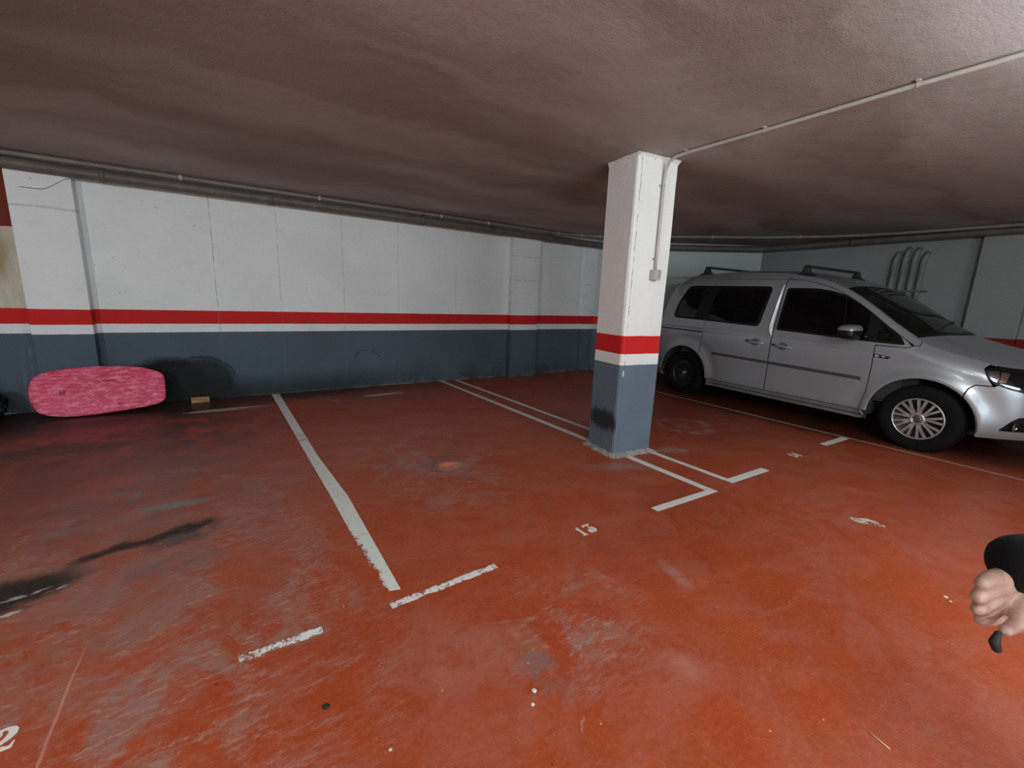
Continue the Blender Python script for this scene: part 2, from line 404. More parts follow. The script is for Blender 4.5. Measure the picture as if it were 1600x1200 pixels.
def ceiling_material():
    t = NT('ceiling_plaster'); x, y, z = t.xyz()
    warp = t.vmath('MULTIPLY', t.vmath('SUBTRACT', t.noise(.8, 4, .6, color=True), (.5,.5,.5)), (1.4,1.4,0))
    v = t.vmath('ADD', t.pos, warp)
    rot = t.n('ShaderNodeMapping', vector_type='POINT'); t.put(rot.inputs[0], v)
    rot.inputs[2].default_value = (0,0,.06); rot.inputs[3].default_value = (.30,1.6,1)
    s1 = t.noise(1.0, 5, .5, rot.outputs[0]); s2 = t.noise(9, 5, .7); s3 = t.noise(70, 3, .6)
    col = t.mix(t.ramp(s1, .33, .67), (.45,.44,.44), (.30,.262,.252))
    col = t.mix(t.ramp(s2, .45, .8, 0, .18), col, (.24,.21,.20))
    # pool of lamp light painted at the right, browner soot at the left
    w2 = t.vmath('ADD', t.comb(x, y, 0.0), t.vmath('MULTIPLY', t.vmath('SUBTRACT', t.noise(2.5, 5, .6, color=True), (.5,.5,.5)), (.25,.25,0)))
    e = t.ell(w2, (2.5,-.35), (1.15,1.25), .2, .22)
    col = t.mix(t.math('MULTIPLY', e, .85), col, (.54,.55,.58))
    e = t.ell(w2, (-1.1,2.2), (1.7,2.2), 0, .9)
    col = t.mix(t.math('MULTIPLY', e, .80), col, (.15,.128,.10))
    t.set(Base_Color=col, Roughness=.8); t.b.inputs['Specular IOR Level'].default_value = .2
    vd, vc = t.voro(5, t.vmath('ADD', t.pos, t.vmath('MULTIPLY', warp, (.3,.3,0))))
    t.bump(t.math('ADD', t.math('MULTIPLY', t.noise(1.4, 3, .5), 1.6), t.math('ADD', t.math('MULTIPLY', s2, .5), t.math('MULTIPLY', s3, .18))), .32, .02)
    return t.m

def line_paint(name, wear, col=(.74,.77,.74), ragged=False):
    t = NT(name); x, y, z = t.xyz()
    n_ = t.math('ADD', t.math('MULTIPLY', t.noise(10, 5, .7), .42), t.math('MULTIPLY', t.noise(60, 7, .85), .58))
    c = t.mix(t.ramp(t.noise(24, 5, .7), .45, .75, 0, .45), col, tuple(a*.66 for a in col))
    t.set(Base_Color=c, Roughness=.55)
    if wear > 0:
        u = t.n('ShaderNodeUVMap'); uu = t.xyz(u.outputs[0])
        # flakes more towards its edges
        ed = t.math('MULTIPLY', t.math('ABSOLUTE', t.math('SUBTRACT', uu[1], .5)), 2.0)
        val = t.math('ADD', n_, t.math('MULTIPLY', t.math('POWER', ed, 4.0), .14*wear))
        if ragged:   # the near end has lost its left edge, a tyre has scraped it half way
            lo = t.math('MULTIPLY', t.ramp(y, 2.55, 1.75), t.ramp(uu[1], .75, .0))
            val = t.math('ADD', val, t.math('MULTIPLY', lo, .19))
            br = t.math('MULTIPLY', t.ramp(t.math('ABSOLUTE', t.math('SUBTRACT', y, 4.05)), .24, .05), t.ramp(t.noise(12, 5, .7, t.scale(1,5,1)), .5, .62))
            val = t.math('ADD', val, t.math('MULTIPLY', br, .30))
        t.put(t.b.inputs['Alpha'], t.ramp(val, .655-.10*wear+.012, .655-.10*wear-.012))
    return t.m

M_FLOOR = floor_material(); M_CEIL = ceiling_material()
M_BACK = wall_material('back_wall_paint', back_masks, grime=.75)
M_WALL = wall_material('wall_paint', None, grime=.5)
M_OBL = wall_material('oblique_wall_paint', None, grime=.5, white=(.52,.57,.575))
M_RIGHT = wall_material('dimmed_wall_paint', None, grime=.6, white=(.26,.275,.275), red=(.20,.014,.011))  # darker white and red put the right wall's dimness into the paint
M_PILASTER = wall_material('pilaster_paint', pilaster_masks, grime=.5, pits=.6)
M_PILLAR = wall_material('pillar_paint', pillar_masks, grime=.1, pits=.35, white=(.82,.85,.85), grey=(.135,.185,.235), rough_edge=.004)
M_LINE = line_paint('white_line_paint', .35, ragged=True); M_LINE_WORN = line_paint('worn_white_line_paint', 1.1, (.80,.82,.80))
M_LINE_OK = line_paint('sound_white_line_paint', .25); M_LINE_PINK = line_paint('faded_line_paint', .4, (.36,.25,.23))
M_NUM = line_paint('number_paint', 0, (.78,.74,.70))
M_PVC = simple('grey_plastic_conduit', (.46,.45,.43), .45, noise=.25)
M_PVC_LIGHT = simple('pale_plastic_conduit', (.48,.47,.45), .4, noise=.15)
M_PIPE = simple('dusty_pipe', (.125,.112,.10), .55, noise=.5, nscale=8)
M_DARK = simple('dark_rubber', (.012,.012,.012), .7)
M_MORTAR = simple('cement_mortar', (.42,.38,.33), .9, noise=.55, nscale=25)

# ------------------------------------------------------------------ room shell
X0, Y0 = -6.5, -6.0
def slab(name, poly, z0, z1, mat, kind='structure'):
    o = MB().prism(poly, z0, z1).build(name, mat); o['kind'] = kind; return o
room = [(X0,Y0), (WX,Y0), CB, CA, (X0,WY)]
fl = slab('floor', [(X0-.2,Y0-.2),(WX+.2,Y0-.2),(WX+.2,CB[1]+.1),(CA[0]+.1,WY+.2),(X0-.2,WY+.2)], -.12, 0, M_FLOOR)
ce = slab('ceiling', [(X0-.2,Y0-.2),(WX+.2,Y0-.2),(WX+.2,CB[1]+.1),(CA[0]+.1,WY+.2),(X0-.2,WY+.2)], H, H+.15, M_CEIL)
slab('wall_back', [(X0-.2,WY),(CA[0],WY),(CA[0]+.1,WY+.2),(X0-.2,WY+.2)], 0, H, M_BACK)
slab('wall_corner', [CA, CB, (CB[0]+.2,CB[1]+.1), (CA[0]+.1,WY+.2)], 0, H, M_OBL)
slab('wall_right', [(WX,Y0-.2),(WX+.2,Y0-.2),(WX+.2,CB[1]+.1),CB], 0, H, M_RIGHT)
slab('wall_left', [(X0-.2,Y0-.2),(X0,Y0-.2),(X0,WY),(X0-.2,WY)], 0, H, M_WALL)
wf_ = MB().box(((X0+FILL_OPENING[0])/2,Y0-.1,H/2), (FILL_OPENING[0]-X0,.2,H)).box(((WX+FILL_OPENING[1])/2,Y0-.1,H/2), (WX-FILL_OPENING[1],.2,H)).box(((FILL_OPENING[0]+FILL_OPENING[1])/2,Y0-.1,(H+FILL_OPENING[2])/2), (FILL_OPENING[1]-FILL_OPENING[0],.2,H-FILL_OPENING[2])).build('wall_front', M_WALL)  # front wall, with the opening added for the fill light
wf_['kind'] = 'structure'
def pilaster(name, poly, mat=None):
    o = MB().prism(poly, 0, H).build(name, mat or M_PILASTER, bevel=.006); o['kind'] = 'structure'; return o
pilaster('trim_1', [(-1.571,5.87),(-1.136,5.87),(-1.136,WY-.001),(-1.571,WY-.001)])
pilaster('trim_2', [(3.84,5.90),(4.37,5.90),(4.37,WY-.001),(3.84,WY-.001)])
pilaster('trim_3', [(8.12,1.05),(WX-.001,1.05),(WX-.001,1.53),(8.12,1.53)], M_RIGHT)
pilaster('trim_4', [(5.43,5.985),(5.66,5.985),(5.66,WY-.001),(5.43,WY-.001)])

# ------------------------------------------------------------------ ceiling lamps (behind the camera)
M_TUBE = NT('lamp_tube'); M_TUBE.set(Base_Color=(1,1,1)); M_TUBE.put(M_TUBE.b.inputs['Emission Color'], (1,.98,.95)); M_TUBE.b.inputs['Emission Strength'].default_value = 3.0
M_TUBE = M_TUBE.m
M_LAMP = simple('lamp_housing', (.7,.7,.68), .5)
for i, (lx, ly, pw, ln, rz) in enumerate(LAMPS):
    r = tag(empty('ceiling_lamp', (lx,ly,H), rz), ['fluorescent lamp hung behind the camera, nearer to the van', 'fluorescent lamp hung behind the camera at the left, nearer the bodyboard', 'fluorescent lamp hung behind the camera between the other two'][i], 'lamp')
    zl = LAMP_Z-H
    MB().box((0,0,zl+.045), (ln+.06,.05,.03)).build('housing', M_LAMP, r, bevel=.008)
    for sx in (-1,1): MB().tube([(sx*.45,0,0),(sx*.45,0,zl+.05)], .006, 8).build('hanger_rod', M_LAMP, r)
    MB().tube([(-ln/2,0,zl),(ln/2,0,zl)], .016, 12).build('tube', M_TUBE, r)
    for sx in (-1,1): MB().box((sx*(ln/2+.01),0,zl+.01), (.02,.04,.05)).build('tube_holder', M_LAMP, r)
    for k in range(3):
        ld = bpy.data.lights.new('lamp_light', 'POINT'); ld.shadow_soft_size = .05; ld.energy = pw/3; ld.color = (.93,1.0,.985)
        lo = bpy.data.objects.new('lamp_light', ld); link(lo); lo.parent = r; lo.location = ((k-1)*.42,0,zl-.075)

# ------------------------------------------------------------------ floor markings
def quadline(name, pts, mat, label, cat='line', group=None, z=.0015):
    """pts: left edge then right edge (same count); thin painted ribbon with a UV across it"""
    n = len(pts)//2; a = pts[:n]; b = pts[n:]
    me = bpy.data.meshes.new(name)
    vs = [(p[0],p[1],z) for p in a] + [(p[0],p[1],z) for p in b] + [(p[0],p[1],.0) for p in a] + [(p[0],p[1],.0) for p in b]
    fs = [(i, n+i, n+i+1, i+1) for i in range(n-1)]
    fs += [(i, i+1, 2*n+i+1, 2*n+i) for i in range(n-1)] + [(n+i+1, n+i, 3*n+i, 3*n+i+1) for i in range(n-1)]
    fs += [(0, 2*n, 3*n, n), (n-1, 2*n-1, 4*n-1, 3*n-1)]
    me.from_pydata(vs, [], fs); uv = me.uv_layers.new(name='UVMap')
    for p in me.polygons:
        for li in p.loop_indices:
            vi = me.loops[li].vertex_index
            uv.data[li].uv = ((vi % n)/max(1,n-1), 0.0 if (vi//n) % 2 == 0 else 1.0)
    me.materials.append(mat); me.update()
    bm = bmesh.new(); bm.from_mesh(me); bmesh.ops.recalc_face_normals(bm, faces=bm.faces[:]); bm.to_mesh(me); bm.free()
    o = bpy.data.objects.new(name, me); link(o)
    tag(o, label, cat, group); return o
G = 'painted bay markings'
quadline('parking_line', [(.378,5.985),(.44,3.5),(.462,2.7),(.475,1.68), (.462,5.985),(.512,3.5),(.555,2.7),(.548,1.66)], M_LINE, 'long worn white bay line left of number 13, running to the back wall', group=G)
quadline('bay_end_mark', [(.475,1.600),(1.0,1.618),(.480,1.552),(1.003,1.568)], M_LINE_WORN, 'chipped white dash in the middle foreground, just past the long left line', group=G)
quadline('bay_end_mark', [(-.068,1.603),(.212,1.606),(-.052,1.552),(.214,1.560)], M_LINE_WORN, 'flaking white dash nearest the camera, leftmost of the bay end dashes', group=G)
quadline('parking_line', [(2.640,5.985),(2.72,3.0),(2.74,1.606),(2.70,5.985),(2.785,3.0),(2.803,1.603)], M_LINE_OK, 'white bay line right of number 13, passing the left foot of the pillar', group=G)
quadline('bay_end_mark', [(2.176,1.620),(2.803,1.601),(2.175,1.565),(2.806,1.549)], M_LINE_OK, 'white dash turning left from the line in front of the pillar, near number 13', group=G)
quadline('parking_line', [(2.885,5.985),(2.99,3.0),(3.035,1.6465),(2.94,5.985),(3.045,3.0),(3.085,1.6465)], M_LINE_OK, 'white bay line emerging behind the right foot of the pillar', group=G)
quadline('bay_end_mark', [(3.04,1.645),(3.56,1.635),(3.04,1.58),(3.56,1.57)], M_LINE_OK, 'white dash turning right, at the end of the line behind the pillar', group=G)
quadline('parking_line', [(5.27,5.985),(5.255,1.7),(5.275,-2.6),(5.305,5.985),(5.29,1.7),(5.31,-2.6)], M_LINE_PINK, 'faded thin line alongside the silver van', group=G)
quadline('bay_end_mark', [(4.76,1.690),(5.25,1.680),(4.755,1.630),(5.25,1.615)], M_LINE_OK, 'short white dash touching the thin line beside the van', group=G)

def poly_strip(pts, w):  # polyline to polygon ribbons (list of quads)
    out = []
    for a, b in zip(pts, pts[1:]):
        a = Vector(a); b = Vector(b); d = (b-a).normalized(); nrm = Vector((-d.y, d.x))*w/2
        out.append([a+nrm, b+nrm, b-nrm, a-nrm])
    return out
DIG = {   # stencil numerals in a unit cell, x right, y up, polygons
 '1': [[(.20,.74),(.34,.80),(.44,1),(.62,1),(.62,.10),(.76,.06),(.76,0),(.22,0),(.22,.06),(.36,.10),(.36,.74)]],
 '2': [[(.05,.66),(.08,.86),(.25,.98),(.50,1.0),(.76,.95),(.92,.80),(.92,.62),(.78,.45),(.52,.30),(.38,.22),(.30,.16),(.42,.14),(.60,.20),(.74,.14),(.84,.15),(.90,.30),(.96,.30),(.93,.02),(.05,.0),(.05,.08),(.20,.26),(.44,.44),(.56,.58),(.60,.76),(.52,.88),(.42,.90),(.36,.84),(.42,.74),(.36,.62),(.20,.58)]],
 '3': [[(.06,1),(.90,1),(.90,.92),(.56,.66),(.44,.60),(.62,.86),(.26,.86),(.14,.76),(.06,.76)],
       [(.42,.62),(.80,.62),(.97,.47),(.98,.25),(.84,.05),(.56,-.02),(.46,.02),(.56,.12),(.60,.27),(.56,.46)],
       [(.02,.28),(.12,.06),(.34,-.02),(.48,.12),(.53,.34),(.40,.47),(.18,.44)]],
 '4': [[(.50,1),(.80,1),(.80,.0),(.52,.0),(.52,.22),(.04,.22),(.04,.30)], ],
}
def number(text, org, h, w, rot, label):
    """digits from the lower left corner org, baseline turned by rot"""
    r = tag(empty('bay_number', (org[0],org[1],0), rot), label, 'number', G)
    for i, ch in enumerate(text):
        mb = MB()
        for pl in DIG[ch]:
            mb.prism([((i*1.0+px*.92)*w, py*h) for px, py in pl], 0, .0016)
        mb.build('digit', M_NUM, r)
    return r
number('13', (1.553,1.583), .086, .068, .02, 'white stencilled number 13 on the floor between the two foreground bay lines')
number('12', (-.725,1.553), .086, .068, .02, 'white stencilled number 12 cut by the left edge of the photo')
number('14', (4.10,1.612), .088, .062, -.04, 'small white stencilled number 14 on the dark floor right of the pillar')

# ------------------------------------------------------------------ pillar
ang = math.atan2(2.35545602-2.40599299, 3.04916379-2.64388421)
pil = tag(empty('concrete_pillar', (2.6439,2.4060,0), ang), 'square concrete pillar with red and white bands and a blue-grey base', 'pillar')
pw, pd = .408, .352
nx, ny, nz = 4, 4, 40
mb = MB()
def jit(u, v, k): return .0035*math.sin(u*13.1+v*7.3+k*5)+.0025*math.sin(u*31+v*17+k)
# outline with a chamfered, slightly uneven front edge
rings = []
for k in range(nz+1):
    zz = H*k/nz
    j = [ .0040*math.sin(zz*5.1)+.0022*math.sin(zz*23+1), .004*math.sin(zz*4.3+2)+.002*math.sin(zz*31), .003*math.sin(zz*6+4) ]
    ring = [(.030+j[0],0+j[1]*.4), (.15,0), (.28,0), (pw-.006+j[2],0), (pw+j[2],.006), (pw,pd-.006), (pw-.006,pd), (.006,pd), (0,pd-.006), (0,.17), (0,.020+j[1]), (.008+j[0]*.4,.004)]
    rings.append([(x,y,zz) for x,y in ring])
nr = 12; vs = [p for r in rings for p in r]
fs = [(k*nr+i, k*nr+(i+1)%nr, (k+1)*nr+(i+1)%nr, (k+1)*nr+i) for k in range(nz) for i in range(nr)]
mb.add(vs, fs).build('shaft', M_PILLAR, pil)
# cement skirt around the foot
mb = MB(); pts = []
path = [(-.05,pd+.03),(-.055,.2),(-.05,.02),(-.03,-.045),(.05,-.06),(.2,-.045),(.33,-.05),(pw+.045,-.045),(pw+.05,.1),(pw+.045,pd+.03)]
inner = [(.0,pd),(.0,.2),(.0,.03),(.006,.003),(.05,.0),(.2,.0),(.33,.0),(pw,.0),(pw,.1),(pw,pd)]
def dens(p, k):
    out = []
    for a, b in zip(p, p[1:]):
        for i in range(k): out.append((a[0]+(b[0]-a[0])*i/k, a[1]+(b[1]-a[1])*i/k))
    return out+[p[-1]]
po, pi_ = dens(path, 7), dens(inner, 7)
n = len(po); vs = []
for i in range(n):
    jx = random.uniform(-.014,.014); jy = random.uniform(-.014,.014)
    o_ = (po[i][0]+jx, po[i][1]+jy); q = pi_[i]
    mx = ((o_[0]+q[0])/2, (o_[1]+q[1])/2)
    vs += [(o_[0],o_[1],0), (mx[0],mx[1],.008+random.uniform(0,.008)), (q[0],q[1],.018+random.uniform(0,.010))]
fs = [(3*i+k, 3*i+3+k, 3*i+4+k, 3*i+1+k) for i in range(n-1) for k in range(2)]
o = mb.add(vs, fs, True).build('cement_skirt', M_MORTAR, pil)
# ragged plaster lip at the ceiling
mb = MB(); vs = []; po = dens([(-.012,pd),(-.012,.02),(-.008,-.006),(.03,-.014),(pw+.012,-.014),(pw+.012,pd)], 9); pi_ = dens([(.001,pd),(.001,.02),(.01,.004),(.03,.001),(pw-.001,.001),(pw-.001,pd)], 9)
for a, b in zip(po, pi_):
    j = random.uniform(-.006,.006)
    vs += [(a[0]+j,a[1]+j,H-.0005), (b[0],b[1],H-.016-random.uniform(0,.014))]
mb.add(vs, [(2*i,2*i+2,2*i+3,2*i+1) for i in range(len(po)-1)]).build('plaster_lip', simple('white_plaster', (.72,.74,.74), .8), pil)

# ------------------------------------------------------------------ conduit across the ceiling and down the pillar
cd = tag(empty('electrical_conduit', (2.9,2.36,H)), 'thin pale conduit crossing the ceiling and bending down the front of the pillar', 'conduit')
def loc(o, p): return (p[0]-o.location.x, p[1]-o.location.y, p[2]-o.location.z)
cp = [(2.95,-5.9,H-.016),(2.90,-2,H-.016),(2.90,.10,H-.016),(2.882,.89,H-.016),(2.893,1.62,H-.016),(2.881,2.15,H-.016),(2.884,2.26,H-.020),(2.890,2.32,H-.045),(2.893,2.348,H-.10),(2.893,2.355,H-.17),(2.893,2.355,2.18),(2.896,2.355,1.635),(2.896,2.355,1.555)]
MB().tube([loc(cd,p) for p in cp], .0115, 12).build('tube', M_PVC_LIGHT, cd)
for p in [(2.92,-1.6),(2.90,.10),(2.881,.889),(2.893,1.618),(2.881,2.168)]:
    q = loc(cd, (p[0],p[1],H))
    MB().box((q[0],q[1],q[2]-.003), (.055,.016,.006)).lathe([(.0145,-.008),(.0145,.008)], 16, (q[0],q[1],-.016)).build('clip', M_PVC_LIGHT, cd)
for zz in (2.18, 1.635):
    q = loc(cd, (2.893,2.372,zz))
    MB().box(q, (.055,.008,.016)).lathe([(.0148,-.008),(.0148,.008)], 16, (q[0],q[1]-.016,q[2]), 'z').build('clip', M_PVC, cd)
q = loc(cd, (2.893,2.348,1.512))
bx = MB().box(q, (.075,.042,.080)).build('junction_box', M_PVC_LIGHT, cd, bevel=.004)
MB().box((q[0]+.020,q[1]-.023,q[2]+.004), (.028,.006,.062)).build('lid', simple('grey_box_lid', (.36,.35,.33), .5), bx, bevel=.002)
# cable stub under the box
MB().tube([(q[0],q[1],q[2]-.04),(q[0],q[1],q[2]-.052)], .008, 8).build('cable_gland', M_PVC, cd)

# ------------------------------------------------------------------ pipes under the ceiling
pp = tag(empty('ceiling_pipe', (0,5.92,2.26)), 'long dusty grey pipe running along the top of the back wall', 'pipe')
path = [(-6.4,5.90,2.275),(-1.9,5.86,2.278),(-1.62,5.81,2.285),(-1.1,5.805,2.278),(1,5.81,2.278),(3.6,5.815,2.275),(4.6,5.83,2.272),(5.2,5.85,2.27),(5.68,5.80,2.27),(6.3,5.42,2.275),(7.2,4.82,2.29),(7.98,4.28,2.305),(8.05,4.1,2.31),(8.02,2.0,2.32),(8.02,-2,2.32),(8.02,-5.9,2.32)]
MB().tube([loc(pp,p) for p in path], .052, 14).build('tube', M_PIPE, pp)
for p, d in [((-.9,5.805,2.278),'x'),((.5,5.808,2.278),'x'),((2.3,5.812,2.277),'x'),((4.5,5.828,2.272),'x'),((6.6,5.22,2.28),'d'),((8.02,2.9,2.315),'y')]:
    q = loc(pp, p); M_ = MB()
    ax = {'x':'x','y':'y','d':'x'}[d]
    c_ = MB().lathe([(.052,-.02),(.060,-.02),(.060,.02),(.052,.02)], 18, (0,0,0), ax)
    if d == 'd': c_.v = [Matrix.Rotation(-.59,3,'Z') @ v for v in c_.v]
    c_.v = [v + Vector(q) for v in c_.v]
    c_.box((q[0],q[1],q[2]+.08), (.02,.02,.062)); c_.build('pipe_bracket', M_PIPE, pp)
pc = tag(empty('ceiling_conduit', (0,5.7,2.35)), 'slim conduit clipped to the ceiling edge above the dusty pipe, cutting across the far corner', 'conduit')
path = [(-6.4,5.93,2.357),(-1,5.765,2.357),(2.3,5.77,2.357),(4.0,5.78,2.357),(4.75,5.96,2.357),(5.3,5.52,2.357),(6.08,4.68,2.357),(7.01,3.75,2.357),(7.53,3.0,2.357),(7.76,2.33,2.357),(7.86,1.2,2.357),(7.86,-5.9,2.357)]
path[4] = (4.62,5.78,2.357)
MB().tube([loc(pc,p) for p in path], .023, 12).build('tube', simple('dusty_light_pipe', (.20,.19,.175), .5, noise=.4, nscale=9), pc)
for p in [(-.3,5.767),(1.0,5.768),(2.55,5.771),(3.3,5.776),(4.62,5.78),(5.0,5.64),(5.3,5.52),(6.5,4.26),(7.3,3.33)]:
    q = loc(pc, (p[0],p[1],2.357)); MB().lathe([(.023,-.014),(.029,-.014),(.029,.014),(.023,.014)], 14, q, 'x').build('clip', M_PVC, pc)
# loose old bracket with a rusty coupling at the far left end
ob = tag(empty('pipe_coupling', (-1.62,5.72,2.31)), 'rusty dark coupling hanging on the pipe above the left pilaster', 'coupling')
MB().lathe([(.0,-.06),(.035,-.06),(.038,-.03),(.030,0),(.038,.03),(.035,.06),(0,.06)], 14, (0,0,0), 'x').build('collar', simple('rusty_steel', (.07,.04,.03), .7, noise=.6), ob)
MB().box((.0,0,.05), (.10,.02,.05)).box((-.12,0,.02), (.16,.03,.02)).build('hanger', simple('old_zinc', (.35,.34,.32), .5, noise=.5), ob)

# four painted conduits that bend into the right wall
for i, (yy, zt) in enumerate([(2.40,2.12),(2.29,2.17),(2.185,2.16),(2.085,2.10)]):
    o = tag(empty('wall_conduit', (WX-.05,yy,0)), 'upright painted conduit bending into the wall behind the van, %s of four' % ['leftmost','second from the left','third from the left','rightmost'][i], 'conduit', 'conduits behind the van')
    P = [(0,0,.0),(0,0,zt-.13),(.002,-.004,zt-.07),(.018,-.012,zt-.02),(.05,-.02,zt+.03)]
    MB().tube(P, .034, 12).build('tube', simple('painted_conduit', (.25,.26,.26), .7, noise=.6, nscale=12) if i == 0 else bpy.data.materials['painted_conduit'], o)
o = MB().box((WX-.090,2.235,1.60), (.012,.50,.028)).box((WX-.045,2.475,1.60), (.09,.012,.028)).box((WX-.045,1.995,1.60), (.09,.012,.028)).build('pipe_clamp', simple('clamp_steel', (.12,.12,.12), .5))
tag(o, 'dark flat clamp bar holding the four painted conduits to the wall', 'clamp')

# ------------------------------------------------------------------ bodyboard
out2 = [(-.463,.264),(-.458,.33),(-.448,.376),(-.425,.418),(-.376,.452),(-.298,.476),(-.177,.492),(-.024,.501),(.145,.498),(.27,.487),(.372,.468),(.475,.426),(.522,.395),(.537,.36),(.542,.315),(.545,.202),(.541,.125),(.52,.095),(.47,.069),(.39,.052),(.299,.039),(.13,.022),(.02,.012),(-.127,.006),(-.2,.009),(-.263,.018),(-.334,.035),(-.389,.062),(-.426,.117),(-.451,.182)]
th = math.atan2(.21,.46)
bb = tag(empty('bodyboard', (-1.16,5.605,.012)), 'pink foam bodyboard leaning on its long edge against the wall', 'bodyboard')
bb.rotation_euler = (-th,0,0)
t = NT('pink_foam'); x, y, z = t.xyz()
c = t.mix(t.ramp(t.noise(3, 5, .65), .3, .7), (.80,.085,.20), (.66,.04,.12))
c = t.mix(t.ramp(t.noise(5, 7, .75, t.scale(.7,1,5)), .52, .62, 0, .8), c, (.36,.010,.05))
c = t.mix(t.ramp(t.noise(26, 6, .75, t.scale(.35,1,1.3)), .46, .64, 0, .8), c, (.95,.34,.45))
c = t.mix(t.ramp(t.noise(8, 6, .7, t.scale(4,1,1)), .55, .7, 0, .4), c, (.42,.02,.08))
t.set(Base_Color=c, Roughness=.6); t.bump(t.noise(60,4,.6), .3, .004); M_PINK = t.m
def inset(poly, d):
    n = len(poly); out = []
    for i in range(n):
        a = Vector(poly[i-1]); b = Vector(poly[i]); c = Vector(poly[(i+1)%n])
        t1 = (b-a).normalized(); t2 = (c-b).normalized(); tt = (t1+t2).normalized()
        nrm = Vector((-tt.y, tt.x)) * (-1)
        out.append((b.x - nrm.x*d*-1, b.y - nrm.y*d*-1))
    return out
cen = Vector((.04,.25))
def shr(poly, d): return [tuple(cen + (Vector(p)-cen)*(1-d/max(.2,(Vector(p)-cen).length))) for p in poly]
n = len(out2); L0 = out2; vs = []
lay = [(shr(out2,.03),.0),(shr(out2,.006),.004),(out2,.012)]
vs = [(p[0],y_,p[1]) for pl, y_ in lay for p in pl]
fs = [(k*n+i,k*n+(i+1)%n,(k+1)*n+(i+1)%n,(k+1)*n+i) for k in range(2) for i in range(n)] + [list(range(n))]
MB().add(vs, fs, True).build('deck', M_PINK, bb)
lay = [(out2,.012),(shr(out2,-.004),.022),(out2,.040),(shr(out2,.012),.050)]
vs = [(p[0],y_,p[1]) for pl, y_ in lay for p in pl]
fs = [(k*n+i,k*n+(i+1)%n,(k+1)*n+(i+1)%n,(k+1)*n+i) for k in range(3) for i in range(n)] + [[3*n+i for i in range(n)]]
MB().add(vs, fs, True).build('rail', simple('dark_crimson_edge', (.16,.008,.02), .5), bb)
lg = MB(); lg.tube([(-.230+.021*math.cos(a), -.001, .249+.019*math.sin(a)) for a in [i*2*PI/24 for i in range(25)]], .0026, 6, caps=False)
lg.tube([(-.246,-.001,.243),(-.238,-.001,.252),(-.230,-.001,.247),(-.222,-.001,.252),(-.214,-.001,.257)], .0028, 6)
lg.tube([(-.240,-.001,.237),(-.228,-.001,.240),(-.218,-.001,.246)], .0022, 6)
lg.build('logo', simple('black_print', (.02,.015,.02), .5), bb)
le = tag(empty('board_leash', (-1.5,5.6,0)), 'thin black cord lying on the floor under the left end of the bodyboard', 'cord')
MB().tube([loc(le,p) for p in [(-1.60,5.50,.004),(-1.55,5.57,.004),(-1.50,5.62,.004),(-1.45,5.63,.004),(-1.38,5.645,.004)]], .005, 8).build('cord', M_DARK, le)

# black crumpled bag at the left edge
bm = bmesh.new(); bmesh.ops.create_icosphere(bm, subdivisions=5, radius=1)
from mathutils import noise as mnoise
for v in bm.verts:
    p = v.co.copy(); k = 1 + .22*mnoise.noise(p*1.6) + .12*mnoise.noise(p*4) + .05*mnoise.noise(p*11)
    v.co = Vector((p.x*.20*k, p.y*.16*k, max(-.155, p.z*.155*k)))
me = bpy.data.meshes.new('rubbish_bag'); bm.to_mesh(me); bm.free()
for p in me.polygons: p.use_smooth = True
t = NT('black_plastic_film'); t.set(Base_Color=(.008,.008,.008), Roughness=.42); t.bump(t.noise(14,5,.7), .6, .02); me.materials.append(t.m)
o = bpy.data.objects.new('rubbish_bag', me); link(o); o.location = (-1.945,5.72,.155)
tag(o, 'black crumpled bag on the floor, cut by the left edge of the photo', 'bag')

# wooden offcut at the wall
t = NT('raw_wood'); c = t.mix(t.ramp(t.noise(18,5,.7,t.scale(.6,6,6)), .35, .65), (.42,.25,.09), (.20,.10,.035)); t.set(Base_Color=c, Roughness=.75)
o = MB().box((0,0,.032), (.17,.05,.064)).build('wood_block', t.m, bevel=.003); o.location = (-.335,5.86,0); o.rotation_euler = (0,0,.03)
tag(o, 'small yellowish wooden block on the floor against the back wall', 'wood')

# small litter on the floor
def chip(name, loc_, r, col, label, cat, seed=0, flat=.35, stretch=1, rz=0, rough=.8):
    bm = bmesh.new(); bmesh.ops.create_icosphere(bm, subdivisions=2, radius=1)
    for v in bm.verts:
        p = v.co.copy(); k = 1+.45*mnoise.noise(p*1.7+Vector((seed,0,0)))
        v.co = Vector((p.x*r*k*stretch, p.y*r*k, max(-.9,p.z*k)*r*flat))
    me = bpy.data.meshes.new(name); bm.to_mesh(me); bm.free()
    me.materials.append(simple(name+'_material', col, rough)); o = bpy.data.objects.new(name, me); link(o)
    o.location = (loc_[0],loc_[1],r*flat*.85); o.rotation_euler = (0,0,rz); tag(o, label, cat); return o
G2 = 'chips of white plaster on the floor'
chip('plaster_chip', (.760,.943), .008, (.75,.74,.7), 'white plaster chip on the near floor, the upper of a close pair', 'chip', 1)['group'] = G2
chip('plaster_chip', (.727,.905), .006, (.75,.74,.7), 'white plaster chip on the near floor, the lower of a close pair', 'chip', 2)['group'] = G2
chip('plaster_chip', (.295,1.004), .005, (.7,.55,.45), 'tiny pale chip near the bottom edge, left of the close pair', 'chip', 5)['group'] = G2
chip('plaster_chip', (2.684,.351), .008, (.75,.7,.66), 'small pale chip left of the hand, larger of a pair', 'chip', 6)['group'] = G2
chip('plaster_chip', (2.662,.329), .005, (.75,.7,.66), 'tiny pale chip left of the hand, smaller of a pair', 'chip', 8)['group'] = G2
chip('dead_leaf_bit', (.163,1.237), .010, (.02,.012,.01), 'tiny black scrap on the red floor in the foreground', 'scrap', 3, stretch=1.2)
